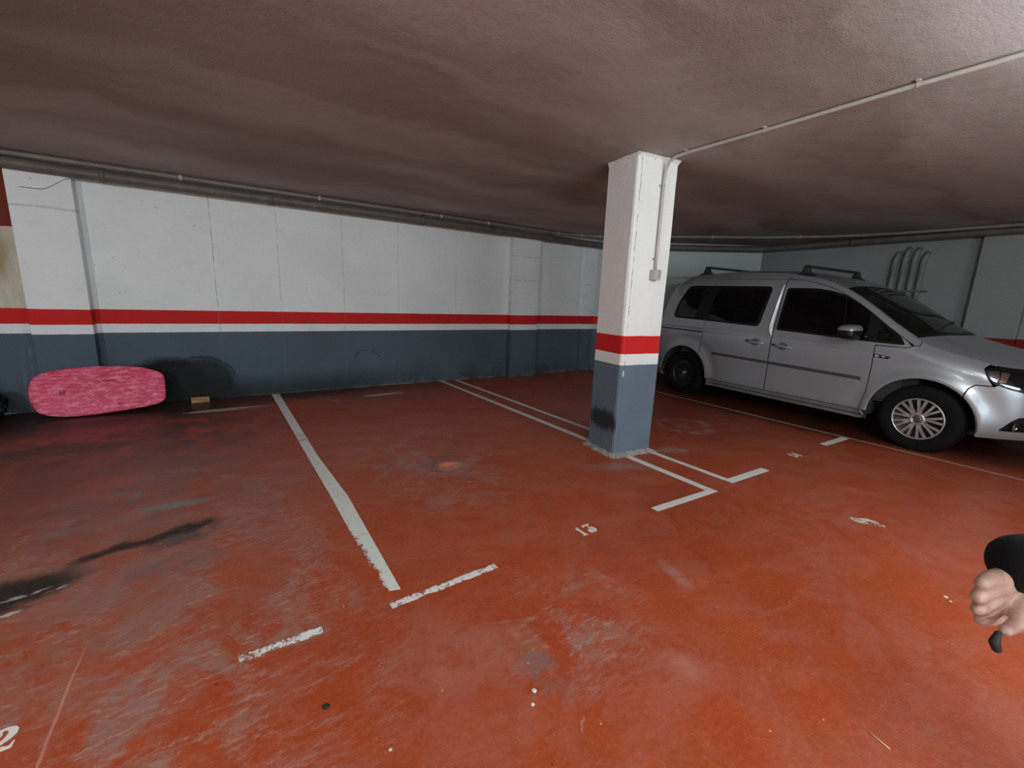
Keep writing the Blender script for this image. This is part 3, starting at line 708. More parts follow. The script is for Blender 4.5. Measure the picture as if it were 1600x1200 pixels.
stk = MB().tube([(0,0,.0022),(.0,.056,.0026)], .0022, 6).build('match_stick', simple('pale_wood', (.72,.5,.33), .7)); stk.location = (1.559,.233,0); stk.rotation_euler = (0,0,-.2)
tag(stk, 'thin pale wooden stick lying on the near floor at the lower right', 'stick')
o = MB().prism([(-.085,.035),(-.06,.05),(-.02,.035),(.03,.045),(.07,.0),(.085,-.045),(.05,-.05),(.02,-.03),(-.03,-.035),(-.07,-.01)], 0, .002).build('paint_spill', line_paint('spill_paint', .55, (.62,.55,.47)))
o.location = (3.235,.83,0); o.rotation_euler = (0,0,-.75)
tag(o, 'dried whitish paint spill on the floor between the 14 and the hand', 'spill')

# ================================================================== the van
ax = Vector((-0.06890485,-0.99762324)); latv = Vector((-0.99762324,.06890485))
HUBY = -.83
axle = Vector((5.56487629,3.84073732)) + latv*HUBY
van = tag(empty('van', (axle.x,axle.y,0), math.atan2(ax.y,ax.x)), 'silver compact passenger van with black roof bars parked behind the pillar', 'van')
WB = 2.677; ZH = .31
def lerp_tab(tab, v):
    if v <= tab[0][0]: return tab[0][1]
    for (a,b),(c,d) in zip(tab, tab[1:]):
        if v <= c:
            u = (v-a)/(c-a); return b+(d-b)*u
    return tab[-1][1]
def smooth_tab(tab, v, w):
    return sum(lerp_tab(tab, v+w*k/3) for k in (-3,-2,-1,0,1,2,3))/7
WT = [(.15,.80),(.22,.835),(.29,.858),(.34,.868),(.5,.868),(.62,.872),(.8,.874),(.92,.868),(1.04,.850),(1.2,.822),(1.4,.780),(1.55,.745),(1.66,.710),(1.74,.67)]
ZS = [(-.85,1.50),(-.5,1.64),(-.3,1.695),(0,1.72),(.56,1.73),(1.0,1.715),(1.25,1.695),(1.55,1.64),(1.7,1.595),(1.9,1.495),(2.0,1.435),(2.2,1.29),(2.41,1.125),(2.5,1.065),(2.6,1.01),(2.75,.965),(3.0,.895),(3.2,.84),(3.4,.77),(3.5,.72)]
ZC = [(-.85,1.56),(-.5,1.69),(-.3,1.735),(0,1.765),(.6,1.785),(1.2,1.755),(1.35,1.725),(1.55,1.675),(1.8,1.575),(2.02,1.465),(2.33,1.29),(2.6,1.115),(2.7,1.075),(2.8,1.045),(3.07,.975),(3.3,.905),(3.45,.82),(3.52,.72)]
FX = [(.15,3.36),(.25,3.46),(.45,3.52),(.7,3.51),(.85,3.46),(1.0,3.38),(1.2,3.38)]
RX = [(.15,-.76),(.3,-.82),(.6,-.84),(1.0,-.80),(1.2,-.75),(1.4,-.70),(1.55,-.60),(1.66,-.48),(1.75,-.30)]
def zs(x): return smooth_tab(ZS, x, .10)
def zc(x): return smooth_tab(ZC, x, .10)
def wid(z): return smooth_tab(WT, z, .05)
def hw(x, z):
    w = wid(z)
    if x > 2.3:
        u = min(.995, (x-2.3)/(smooth_tab(FX,z,.08)-2.3)); w *= (1-u**4.5)**(1/2.2)
    if x < .3:
        u = min(.99, (.3-x)/(.3-smooth_tab(RX,z,.08))); w *= (1-u**6)**(1/2.5)
    k = max(0, (z-(zs(x)-.13))/.13); w -= .055*k*k if x < 2.35 else .075*k*k
    for hx in (0, WB):
        r = math.hypot(x-hx, z-ZH); w += .020*math.exp(-((r-.405)/.045)**2)
        # recessed flank just outside the flare
        w -= .006*math.exp(-((r-.52)/.06)**2)
    if .45 < x < 2.35: w += .014*math.exp(-((z-.30)/.035)**2)*min(1,(x-.45)/.1)*min(1,(2.35-x)/.1)
    w += .004*math.exp(-((z-(.945-.02*(x-1)))/.02)**2)
    return w
def side_pt(x, z, s=-1, off=0.): return Vector((x, s*(hw(x,z)+off), z))
def side_n(x, z, s):
    e = .006; a = side_pt(x+e,z,s)-side_pt(x-e,z,s); b = side_pt(x,z+e,s)-side_pt(x,z-e,s)
    n_ = a.cross(b).normalized()
    if n_.y*s < 0: n_ = -n_
    return n_
def pip(p, poly):
    x, y = p; c = False; n_ = len(poly); j = n_-1
    for i in range(n_):
        if (poly[i][1] > y) != (poly[j][1] > y) and x < (poly[j][0]-poly[i][0])*(y-poly[i][1])/(poly[j][1]-poly[i][1])+poly[i][0]: c = not c
        j = i
    return c
def resample(poly, st):
    out = []
    for a, b in zip(poly, poly[1:]+poly[:1]):
        d = math.dist(a,b); k = max(1, int(math.ceil(d/st)))
        out += [(a[0]+(b[0]-a[0])*i/k, a[1]+(b[1]-a[1])*i/k) for i in range(k)]
    return out
def rnd(poly, r, k=4):
    """round the corners of a polygon"""
    out = []; n_ = len(poly)
    for i in range(n_):
        a = Vector(poly[i-1]); b = Vector(poly[i]); c = Vector(poly[(i+1)%n_])
        da = min(r, (a-b).length*.45); dc = min(r, (c-b).length*.45)
        p = b+(a-b).normalized()*da; q = b+(c-b).normalized()*dc
        for j in range(k+1):
            u = j/k; out.append(tuple(p*(1-u)**2 + b*2*u*(1-u) + q*u*u))
    return out
def dedupe(poly):
    out = []
    for p in poly:
        if not out or math.dist(p, out[-1]) > 1e-4: out.append(p)
    if math.dist(out[0], out[-1]) < 1e-4: out.pop()
    return out
def shrink(poly, d):
    """move every edge of a polygon inwards by d"""
    poly = dedupe(poly); n_ = len(poly)
    ar = sum(poly[i-1][0]*poly[i][1]-poly[i][0]*poly[i-1][1] for i in range(n_)); sg = 1 if ar > 0 else -1
    out = []
    for i in range(n_):
        a = Vector(poly[i-1]); b = Vector(poly[i]); c = Vector(poly[(i+1)%n_])
        t1 = (b-a).normalized(); t2 = (c-b).normalized()
        n1 = Vector((-t1.y,t1.x))*sg; n2 = Vector((-t2.y,t2.x))*sg
        k = 1+n1.dot(n2)
        m_ = (n1+n2)/max(.35,k)
        out.append((b.x+m_.x*d, b.y+m_.y*d))
    return out
def surf_panel(name, poly, holes, mat, parent, pf, nf, gap=.0022, step=.03, off=0., depth=.014, flat=False):
    poly = resample(shrink(poly, gap) if gap else dedupe(poly), step)
    holes = [resample(dedupe(h), step) for h in holes]
    loops = [poly]+holes
    P = []; E = []
    for lp in loops:
        b = len(P); P += [Vector(p) for p in lp]; k = len(lp); E += [(b+i, b+(i+1)%k) for i in range(k)]
    bound = [Vector(p) for p in P]
    xs = [p[0] for p in poly]; ys = [p[1] for p in poly]
    i0 = int(math.floor(min(xs)/step)); i1 = int(math.ceil(max(xs)/step)); j0 = int(math.floor(min(ys)/step)); j1 = int(math.ceil(max(ys)/step))
    grid = {}
    for q in bound: grid.setdefault((int(q.x//step), int(q.y//step)), []).append(q)
    for i in range(i0, i1+1):
        for j in range(j0, j1+1):
            p = (i*step, j*step)
            if not pip(p, poly) or any(pip(p,h) for h in holes): continue
            near = False; ci, cj = int(p[0]//step), int(p[1]//step)
            for a in (-1,0,1):
                for b in (-1,0,1):
                    for q in grid.get((ci+a,cj+b), ()):
                        if (q.x-p[0])**2+(q.y-p[1])**2 < (.45*step)**2: near = True
            if not near: P.append(Vector(p))
    V, E2, F, ov, oe, of = delaunay_2d_cdt(P, E, [], 0, 1e-5)
    fs = []
    for f in F:
        c = (sum(V[i].x for i in f)/3, sum(V[i].y for i in f)/3)
        if pip(c, poly) and not any(pip(c,h) for h in holes): fs.append(list(f))
    vs = []; ns = []
    for v in V:
        nn = nf(v.x, v.y); vs.append(pf(v.x, v.y) + nn*off); ns.append(nn)
    # orient
    out = []
    for f in fs:
        a,b,c = (vs[i] for i in f); 
        if (b-a).cross(c-a).dot(ns[f[0]]) < 0: f = f[::-1]
        out.append(f)
    fs = out; nbase = len(fs)
    if depth:
        cnt = {}
        for f in fs:
            for a, b in ((f[0],f[1]),(f[1],f[2]),(f[2],f[0])): cnt[(a,b)] = 1
        idx = {}
        for (a,b) in list(cnt):
            if (b,a) in cnt: continue
            q = []
            for v_ in (a,b):
                vs.append(vs[v_].copy()); ns.append(None); q.append(len(vs)-1)
            for v_ in (a,b):
                vs.append(vs[v_] - ns[v_]*depth); ns.append(None); q.append(len(vs)-1)
            en = (vs[b]-vs[a]).cross(ns[a]).normalized()
            for k in q: ns[k] = en
            fs.append([q[0], q[2], q[3], q[1]])
    me = bpy.data.meshes.new(name); me.from_pydata([tuple(v) for v in vs], [], fs)
    for p in me.polygons: p.use_smooth = True
    me.update()
    if not flat: me.normals_split_custom_set_from_vertices([tuple(n_) for n_ in ns])
    me.materials.append(mat); o = bpy.data.objects.new(name, me); link(o)
    if parent: o.parent = parent
    return o
def sp(name, poly, holes, mat, s, parent=None, **kw):
    return surf_panel(name, poly, holes, mat, parent or van, lambda a,b: side_pt(a,b,s), lambda a,b: side_n(a,b,s), **kw)

# car materials
t = NT('silver_car_paint')
t.set(Base_Color=(.35,.36,.375), Metallic=.50, Roughness=.36); t.b.inputs['Coat Weight'].default_value = .6; t.b.inputs['Coat Roughness'].default_value = .08
fl_ = t.n('ShaderNodeTexNoise'); t.put(fl_.inputs['Vector'], t.pos); fl_.inputs['Scale'].default_value = 900
z_ = t.xyz()[2]
dirt = t.math('MULTIPLY', t.ramp(z_, .42, .17), t.ramp(t.noise(9,5,.7), .3, .65, .3, 1))
t.put(t.b.inputs['Base Color'], t.mix(t.math('MULTIPLY', dirt, .7), t.mix(t.ramp(fl_.outputs[0], .4, .6, 0, .25), (.33,.355,.38), (.45,.475,.505)), (.17,.155,.14)))
t.put(t.b.inputs['Roughness'], t.math('MULTIPLY_ADD', dirt, .4, .36))
M_CAR = t.m
M_SEAM = simple('black_rubber_trim', (.006,.006,.0065), .4, spec=.3)
M_TRIM = simple('grey_plastic_trim', (.045,.045,.05), .55)
M_TYRE = simple('tyre_rubber', (.006,.006,.006), .85, spec=.15, noise=.3)
M_INT = simple('dark_interior', (.02,.02,.022), .8)
M_CHROME = simple('chrome', (.75,.75,.77), .12, metal=1)
M_HUB = simple('hubcap_silver', (.50,.50,.49), .32, metal=.7)
M_SATIN = simple('satin_silver_trim', (.72,.74,.76), .42, metal=.25)
M_STEEL = simple('black_steel_rim', (.008,.008,.009), .5, spec=.3)
M_BAR = simple('black_roof_bar', (.018,.019,.022), .4)
def glass(name, tint, k):
    t = NT(name); t.t.nodes.remove(t.b)
    tr = t.n('ShaderNodeBsdfTransparent'); tr.inputs[0].default_value = (*tint,1)
    gl = t.n('ShaderNodeBsdfGlossy'); gl.inputs['Roughness'].default_value = .03; gl.inputs[0].default_value = (.9,.95,.93,1)
    fr = t.n('ShaderNodeFresnel'); fr.inputs[0].default_value = 1.5
    mx = t.n('ShaderNodeMixShader'); t.put(mx.inputs[0], t.math('MULTIPLY', fr.outputs[0], k, clamp=True)); t.L(tr.outputs[0], mx.inputs[1]); t.L(gl.outputs[0], mx.inputs[2])
    t.L(mx.outputs[0], t.out.inputs[0]); return t.m
M_GLASS_D = glass('dark_tinted_glass', (.10,.115,.11), 1.0)
M_GLASS = glass('green_tinted_glass', (.82,.92,.87), 1.0)
M_GLASS_W = glass('windscreen_glass', (.20,.21,.19), .8)
M_GLASS_F = glass('front_door_glass', (.22,.25,.235), 1.0)
M_LENS = glass('headlamp_lens', (.85,.88,.9), 1.3)

def arc(cx, r, a0, a1, k=18): return [(cx+r*math.cos(a0+(a1-a0)*i/k), ZH+r*math.sin(a0+(a1-a0)*i/k)) for i in range(k+1)]
RA = .395; RF = .385
zb = .30      # lower edge of doors
def zsx(a, b, k=10, d=0): return [(a+(b-a)*i/k, zs(a+(b-a)*i/k)-d) for i in range(k+1)]
def rear_end(z): return smooth_tab(RX, z, .08)
def ux(z, u): r = rear_end(z); return .3-(.3-r)*u
def uf(z, u): return 2.3+(smooth_tab(FX,z,.08)-2.3)*u
aR = math.asin((zb-ZH)/RA)
rear_win = rnd([(-.295,1.10),(-.25,1.33),(-.115,1.565),(1.095,1.545),(1.035,1.055)], .07)
front_win = rnd([(1.262,1.530),(1.250,1.035),(2.24,.990),(2.485,.985),(2.43,1.06),(2.22,1.245),(2.04,1.375),(1.90,1.445),(1.75,1.495),(1.58,1.525)], .03)
for s in (-1, 1):
    L = 'right' if s < 0 else 'left'
    # rear quarter with wheel arch
    a1 = math.asin((.69-ZH)/RA)
    q = [(ux(z,.93), z) for z in (.34,.5,.7,.9,1.1,1.3,1.45,1.58,1.64)]
    quarter = [(ux(.34,.93),.34)] + q[1:] + zsx(-.42, 1.225, 20) + [(1.225,1.60),(1.12,1.60),(.27,1.62),(.27,1.58)]
    # ring of body around the rear window: quarter panel (behind .27) and roof rail above
    qp = q + zsx(-.40,1.228,20) + [(1.228,1.635),(.285,1.655),(.275,1.05),(.262,.74)] + [p for p in arc(0,RA,math.atan2(.74-ZH-.06,.262),PI-math.asin(.03/RA)*-1,26)]
    qp = q + zsx(-.40,1.228,20) + [(1.228,1.632),(.30,1.650),(.275,1.05),(.255,.70)] + arc(0,RA,math.atan2(.30,.255),PI,26)[0:] + [(-.42,.30),(ux(.30,.93),.30)]
    sp('rear_quarter_panel', qp, [[p for p in rear_win]], M_CAR, s, gap=.0015) if False else None
    # the window spans quarter panel and sliding door: clip each panel's outline along the window's edge
    top_edge = [(x_, lerp_tab([(-.115,1.565),(1.095,1.545)], x_)) for x_ in (-.05,.1,.2,.275)]
    # quarter: below and behind the window, rail above
    under = [(.275, 1.088), (.0,1.096), (-.22,1.10)]
    wr = [(-.262,1.112),(-.288,1.15),(-.27,1.25),(-.25,1.33),(-.19,1.45),(-.15,1.53),(-.10,1.562),(-.03,1.563)]
    q2 = q + zsx(-.40,1.228,20) + [(1.228,1.632),(.9,1.64),(.40,1.648),(.275,1.650),(.275,1.558),(.1,1.561)] + wr[::-1] + under[::-1] + [(.275,1.05),(.268,.9),(.255,.62+.0)] + arc(0,RA,math.atan2(.31,.255),PI,26)[1:] + [(ux(.30,.93),.30)]
    sp('rear_quarter_panel', q2, [], M_CAR, s, step=.035)
    # sliding door
    dwin = [(.278,1.558),(1.03,1.548),(1.068,1.540),(1.088,1.515),(1.084,1.47),(1.045,1.11),(1.032,1.075),(1.00,1.060),(.278,1.088)]
    ra = [p for p in arc(0,RA,math.asin((zb-ZH)/RA),math.atan2(.31,.255),12)]
    sd = [(.262,.66),(.276,.9),(.278,1.088)] + [p for p in dwin[::-1]][1:] + [(.278,1.646),(.9,1.636),(1.222,1.628),(1.228,1.2),(1.222,.9),(1.222,zb)] + ra
    door = sp('sliding_door', dedupe(sd), [], M_CAR, s, step=.035)
    # front door
    fa = [(1.232,zb),(1.232,.9),(1.238,1.2),(1.232,1.632)] + [(x_, zs(x_)-.052) for x_ in (1.4,1.55,1.7,1.8,1.9,2.0,2.1,2.2,2.3,2.4,2.47)] + [(2.53,.985),(2.5,.965),(2.25,.965),(2.258,.75),(2.245,.5),(2.215,zb)]
    fd = sp('front_door', fa, [front_win], M_CAR, s, step=.035)
    # roof rail over the front door and A-pillar
    ap = [(x_, zs(x_)-.048) for x_ in (1.232,1.4,1.55,1.7,1.8,1.9,2.0,2.1,2.2,2.3,2.4,2.48)]
    ap2 = [(x_, zs(x_)) for x_ in (2.52,2.4,2.3,2.2,2.1,2.0,1.9,1.8,1.7,1.55,1.4,1.232)]
    sp('windscreen_pillar', ap+[(2.54,.992),(2.575,.990),(2.575,zs(2.575))]+ap2, [], M_CAR, s, step=.04, gap=.001)
    # front fender
    fe = [(2.222,zb),(2.252,.5),(2.262,.75),(2.256,.962),(2.5,.962),(2.545,.988),(2.578,.986)] + zsx(2.578,3.04,10) + [(3.02,.845),(3.055,.775),(3.10,.706),(3.0,.702),(2.965,.665),(2.945,ZH+math.sqrt(RF*RF-.268**2)-.0)] + arc(WB,RF,math.acos(.268/RF),PI+.02,26)
    sp('fender', dedupe(fe), [], M_CAR, s, step=.035)
    # bumper corner
    bp = [(2.950,ZH+math.sqrt(RF*RF-.273**2)),(2.97,.663),(3.0,.697),(3.105,.701),(3.14,.725),(3.18,.695),(3.28,.668)] + [(uf(z,.90),z) for z in (.655,.56,.45,.36,.26)] + [(3.062,.245),(WB+RF,.30)] + arc(WB,RF,0,math.acos(.273/RF),12)
    fog = [(3.175,.318),(3.235,.42),(3.29,.478),(3.36,.485),(3.375,.33)]
    fog = [(3.175,.325),(3.23,.415),(3.27,.465),(3.335,.47),(3.345,.335)]
    sp('front_bumper', dedupe(bp), [rnd(fog,.02)], M_CAR, s, step=.03)
    fg = sp('fog_lamp', rnd(fog,.02), [], M_SEAM, s, gap=0, off=-.03, depth=0, step=.03)
    c0 = side_pt(3.245,.375,s,-.02)
    MB().lathe([(0,0),(.03,0),(.038,.012),(.04,.02)], 20, (c0.x,c0.y,c0.z), 'x').build('lens', M_CHROME, fg)
    # headlamp: dark bowl, chrome pieces, clear lens
    hl = [(3.018,.842),(3.05,.785),(3.10,.722),(3.16,.700),(3.22,.680),(uf(.68,.895),.672),(uf(.75,.895),.76),(3.345,.805),(3.2,.838),(3.08,.862)]
    hp = sp('headlamp', hl, [], M_LENS, s, gap=.003, depth=.01, step=.03)
    sp('lamp_bowl', hl, [], M_SEAM, s, hp, gap=0, off=-.030, depth=0, step=.03)
    sp('lamp_frame', shrink(hl,.002), [shrink(hl,.011)], M_SEAM, s, hp, gap=0, off=.0015, depth=.012, step=.03)
    sp('turn_reflector', [(3.045,.832),(3.075,.775),(3.115,.735),(3.125,.78),(3.105,.845)], [], M_CHROME, s, hp, gap=0, off=-.014, depth=.01, step=.02)
    sp('turn_reflector', [(3.118,.835),(3.130,.785),(3.128,.745),(3.165,.745),(3.165,.83)], [], simple('amber_chrome', (.5,.32,.26), .2, metal=.8) if s < 0 else bpy.data.materials['amber_chrome'], s, hp, gap=0, off=-.014, depth=.01, step=.02)
    sp('lamp_strip', [(3.13,.727),(3.22,.702),(3.31,.700),(3.31,.712),(3.22,.718),(3.135,.738)], [], M_CHROME, s, hp, gap=0, off=-.010, depth=.006, step=.02)
    sp('projector', rnd([(3.26,.80),(3.26,.73),(3.33,.73),(3.33,.79)],.02), [], M_CHROME, s, hp, gap=0, off=-.012, depth=.01, step=.02)
    # sill
    sl = [(.42,.292),(2.225,.292),(2.262,.245),(2.235,.20),(.40,.20)]
    sp('sill', sl, [], M_CAR, s, step=.035, off=-.004)
    # glass and black frames
    rw = sp('rear_side_window', rnd([(-.292,1.102),(-.25,1.33),(-.113,1.562),(1.093,1.543),(1.036,1.057)], .06), [rnd([(-.245,1.135),(-.215,1.33),(-.12,1.53),(.135,1.53),(.10,1.125)],.035), rnd([(.345,1.53),(1.045,1.515),(1.0,1.09),(.305,1.115)],.05)], M_SEAM, s, gap=.002, off=-.003, step=.035)
    sp('pane', rnd([(-.25,1.13),(-.22,1.33),(-.125,1.535),(.14,1.535),(.105,1.12)],.035), [], M_GLASS, s, rw, gap=0, off=-.006, depth=0, step=.04)
    sp('pane', rnd([(.34,1.535),(1.05,1.52),(1.005,1.085),(.30,1.11)],.05), [], M_GLASS_D, s, rw, gap=0, off=-.006, depth=0, step=.04)
    fw_hole1 = rnd([(1.285,1.505),(1.272,1.060),(2.10,1.018),(2.15,1.03),(2.15,1.275),(2.03,1.352),(1.89,1.422),(1.74,1.472),(1.58,1.502)],.03)
    fw_hole2 = rnd([(2.255,1.19),(2.25,1.012),(2.445,1.008),(2.40,1.055)],.012)
    fw = sp('front_side_window', shrink(front_win,.001), [fw_hole1, fw_hole2], M_SEAM, s, gap=.001, off=-.003, step=.035)
    sp('pane', shrink(fw_hole1,-.004), [], M_GLASS_F, s, fw, gap=0, off=-.007, depth=0, step=.04)
    sp('pane', shrink(fw_hole2,-.003), [], M_GLASS, s, fw, gap=0, off=-.007, depth=0, step=.04)
    # raised bright edge on the rear door pillar
    pt = lambda a,b: side_pt(a,b,s)
    bl = []
    for k in range(9):
        u = k/8; z_ = .99+.565*u; xa = 1.095+.085*u + .0; xb = 1.215
        if k == 0: xa = xb-.022
        w_ = max(.004, .016*math.sin(PI*min(1,u*1.3+.12)))
        bl += [side_pt(xa+ .0 if u > .05 else xa, z_, s, .001), side_pt((xa*.35+xb*.65), z_, s, .012), side_pt(xb, z_, s, .0015)]
    bl = []
    for k in range(11):
        u = k/10; z_ = .955+.61*u; wv = .018+.048*(1-u)**.8 if u > .12 else .012+.35*u
        xb = 1.222 - (0 if u > .08 else .0); xa = xb-wv
        bl += [side_pt(xa, z_, s, .0005), side_pt(xa+.012, z_, s, .014), side_pt(xb, z_, s, -.006)]
    MB().add(bl, [(3*k+j,3*k+j+1,3*k+4+j,3*k+3+j) for k in range(10) for j in range(2)]).build('door_edge_trim', M_SATIN, door)
    # rubbing strips
    def strip(pts, hgt, parent, mat=M_TRIM, off=.008, name='rubbing_strip'):
        top = [(a, b+hgt/2) for a,b in pts]; bot = [(a, b-hgt/2) for a,b in pts][::-1]
        return sp(name, top+bot, [], mat, s, parent, gap=0, off=off, depth=off+.004, step=.05)
    strip([(.462,.655),(.50,.657),(.9,.647),(1.215,.640)], .032, door)
    strip([(1.24,.640),(1.7,.628),(2.17,.616),(2.19,.611)], .034, fd)
    strip([(-.50,.944),(0,.936),(.262,.926)], .016, van, M_SEAM, .0015, 'door_track')
    strip([(-.48,.985),(0,.977),(.262,.967)], .005, van, M_SEAM, .0010, 'track_seam')
    # seam of the roof gutter, sill seam
    strip([(.43,.248),(1.3,.246),(2.24,.244)], .005, van, M_SEAM, .0005, 'sill_seam')
    # handles
    for (hx, hz, par) in ((1.035,.868,door),(1.37,.852,fd)):
        hd = empty('door_handle', (0,0,0)); hd.parent = par
        # bowl
        bpts = [side_pt(hx+.055*math.cos(a), hz+.045*math.sin(a), s, .0008) for a in [2*PI*i/24 for i in range(24)]]
        inn = [side_pt(hx+.038*math.cos(a), hz+.030*math.sin(a), s, -.0) + Vector((0,-s*-.0,0)) for a in [2*PI*i/24 for i in range(24)]]
        bld = MB().add(bpts+inn+[side_pt(hx,hz,s,.0008)], [(i,(i+1)%24,24+(i+1)%24,24+i) for i in range(24)]+[(24+i,24+(i+1)%24,48) for i in range(24)], True)
        bo = bld.build('handle_bowl', simple('bowl_paint', (.16,.16,.165), .4, metal=.5) if 'bowl_paint' not in bpy.data.materials else bpy.data.materials['bowl_paint'], par)
        bpy.data.objects.remove(hd)
        gp = [side_pt(hx-.105+ .21*u, hz+.008-.016*u, s, .006+.026*math.sin(PI*min(1,max(0,u)))) for u in [i/10 for i in range(11)]]
        MB().tube(gp, [.009,.012,.014,.015,.015,.015,.015,.014,.013,.012,.009], 10).build('door_handle', M_CAR, par)
        MB().tube([side_pt(hx-.108,hz+.009,s,.008),side_pt(hx-.06,hz+.006,s,.022)], [.013,.015], 10).build('lock_cover', M_TRIM, par)
    # side repeater blade
    rp = sp('side_badge', [(2.262,.880),(2.40,.862),(2.375,.840),(2.262,.848)], [], M_SEAM, s, gap=0, off=.003, depth=.004, step=.03)
    for (a0,a1) in ((2.272,2.305),(2.325,2.36)):
        sp('badge_letter', [(a0,.872-(a0-2.262)*.1),(a1,.868-(a1-2.262)*.1),(a1-.004,.853),(a0,.855)], [], M_SATIN, s, rp, gap=0, off=.005, depth=.002, step=.02)
    # mirror
    mr = empty('mirror_root'); bpy.data.objects.remove(mr)
    c0 = side_pt(2.12,1.06,s)
    bm = bmesh.new(); bmesh.ops.create_icosphere(bm, subdivisions=4, radius=1)
    for v in bm.verts:
        p = v.co
        sx = math.copysign(abs(p.x)**.6, p.x); sy = math.copysign(abs(p.y)**.6, p.y); sz = math.copysign(abs(p.z)**.6, p.z)
        f_ = 1.0 - .12*sy*s
        v.co = Vector((c0.x-.05+sx*.085*(1.0), c0.y+s*(.150)+sy*.115, c0.z+.015+sz*.075*f_))
    me = bpy.data.meshes.new('mirror'); bm.to_mesh(me)
    for p in me.polygons: p.use_smooth = True
    me.materials.append(M_SEAM); mo = bpy.data.objects.new('mirror', me); link(mo); mo.parent = fd
    # painted cap over the upper front half
    for v in bm.verts: pass
    bm2 = bm.copy()
    dele = [v for v in bm2.verts if v.co.z < c0.z+.022]
    bmesh.ops.delete(bm2, geom=dele, context='VERTS')
    cen_ = Vector((c0.x-.05, c0.y+s*.150, c0.z+.015))
    for v in bm2.verts: v.co = cen_ + (v.co-cen_)*1.035
    me2 = bpy.data.meshes.new('mirror_cap'); bm2.to_mesh(me2); bm2.free(); bm.free()
    for p in me2.polygons: p.use_smooth = True
    me2.materials.append(M_CAR); mc = bpy.data.objects.new('mirror_cap', me2); link(mc); mc.parent = fd
    MB().tube([side_pt(2.18,1.03,s,-.02), side_pt(2.15,1.045,s,.05)], .022, 10).build('mirror_arm', M_SEAM, fd)
    # rear lamp
    sp('tail_lamp', [(ux(.95,.925),.95),(ux(.95,.80),.95),(ux(1.4,.84),1.40),(ux(1.4,.925),1.40)], [], simple('tail_red', (.35,.01,.01), .15) if 'tail_red' not in bpy.data.materials else bpy.data.materials['tail_red'], s, gap=0, off=.004, depth=.006, step=.03)
    # rear bumper side
    sp('rear_bumper', [(ux(.30,.93),.29)]+[(-.388,.29)]+[(-.36,.225),(ux(.22,.90),.225)], [], M_CAR, s, gap=.001, step=.03)

# ---- top surfaces
def top_pt(x, t_, off=0):
    ye = hw(x, zs(x)); z1 = zs(x); z0 = max(zc(x), z1+.004)
    return Vector((x, t_*ye, z0-(z0-z1)*abs(t_)**2.6+off))
def top_n(x, t_):
    e = .008; ta = min(1,t_+e); tb = max(-1,t_-e)
    a = top_pt(x+e,t_)-top_pt(x-e,t_); b = top_pt(x,ta)-top_pt(x,tb)
    n_ = a.cross(b).normalized(); return n_ if n_.z > 0 else -n_
def top_patch(name, xa, xb, t0, t1, nu, nv, mat, parent=None, off=0., gap=.002):
    vs = []; ns = []
    for j in range(nv+1):
        t_ = t0+(t1-t0)*j/nv; x0 = xa(t_)+gap; x1 = xb(t_)-gap
        for i in range(nu+1):
            x = x0+(x1-x0)*i/nu; n_ = top_n(x,t_); vs.append(top_pt(x,t_)+n_*off); ns.append(n_)
    fs = [(j*(nu+1)+i, j*(nu+1)+i+1, (j+1)*(nu+1)+i+1, (j+1)*(nu+1)+i) for j in range(nv) for i in range(nu)]
    b = len(vs)
    # skirt
    loop = [i for i in range(nu+1)] + [(j)*(nu+1)+nu for j in range(1,nv+1)] + [nv*(nu+1)+i for i in range(nu-1,-1,-1)] + [j*(nu+1) for j in range(nv-1,0,-1)]
    for k in range(len(loop)):
        p, q = loop[k], loop[(k+1)%len(loop)]
        base = len(vs); en = (vs[q]-vs[p]).cross(ns[p]).normalized()
        vs += [vs[p].copy(), vs[q].copy(), vs[q]-ns[q]*.012, vs[p]-ns[p]*.012]; ns += [en]*4
        fs.append((base,base+3,base+2,base+1))
    me = bpy.data.meshes.new(name); me.from_pydata([tuple(v) for v in vs], [], fs)
    for p in me.polygons: p.use_smooth = True
    me.update(); me.normals_split_custom_set_from_vertices([tuple(n_) for n_ in ns])
    me.materials.append(mat); o = bpy.data.objects.new(name, me); link(o); o.parent = parent or van; return o
hdr = lambda t_: 1.80+.05*t_*t_
cowl = lambda t_: 2.665-.15*t_*t_
rear_e = lambda t_: -.42-.10*(1-t_*t_)
def noseX(t_):
    return 2.29+1.175*(1-min(.985,(abs(t_)*.805/.865))**2.2)**(1/4.5)
top_patch('roof', rear_e, hdr, -1, 1, 40, 26, M_CAR)
ws = top_patch('windscreen', hdr, cowl, -.955, .955, 26, 26, M_GLASS_W)
top_patch('windscreen_border', lambda t_: hdr(t_), lambda t_: hdr(t_)+.045, -.95, .95, 2, 26, M_SEAM, ws, off=.001, gap=0)
top_patch('windscreen_border', lambda t_: cowl(t_)-.05, cowl, -.95, .95, 3, 26, M_SEAM, ws, off=.001, gap=0)
for sg in (-1,1):
    top_patch('windscreen_pillar', hdr, cowl, min(sg*.958,sg), max(sg*.958,sg), 26, 2, M_CAR, gap=0)
    top_patch('windscreen_border', hdr, cowl, min(sg*.915,sg*.956), max(sg*.915,sg*.956), 26, 2, M_SEAM, ws, off=.001, gap=0)
# wiper
wp_ = [top_pt(2.60-.02*k, -.75+.16*k) + Vector((0,0,.014)) for k in range(9)]
MB().tube(wp_, .008, 6).build('wiper', M_SEAM, ws)
top_patch('bonnet', cowl, noseX, -.985, .985, 34, 30, M_CAR, gap=.006)

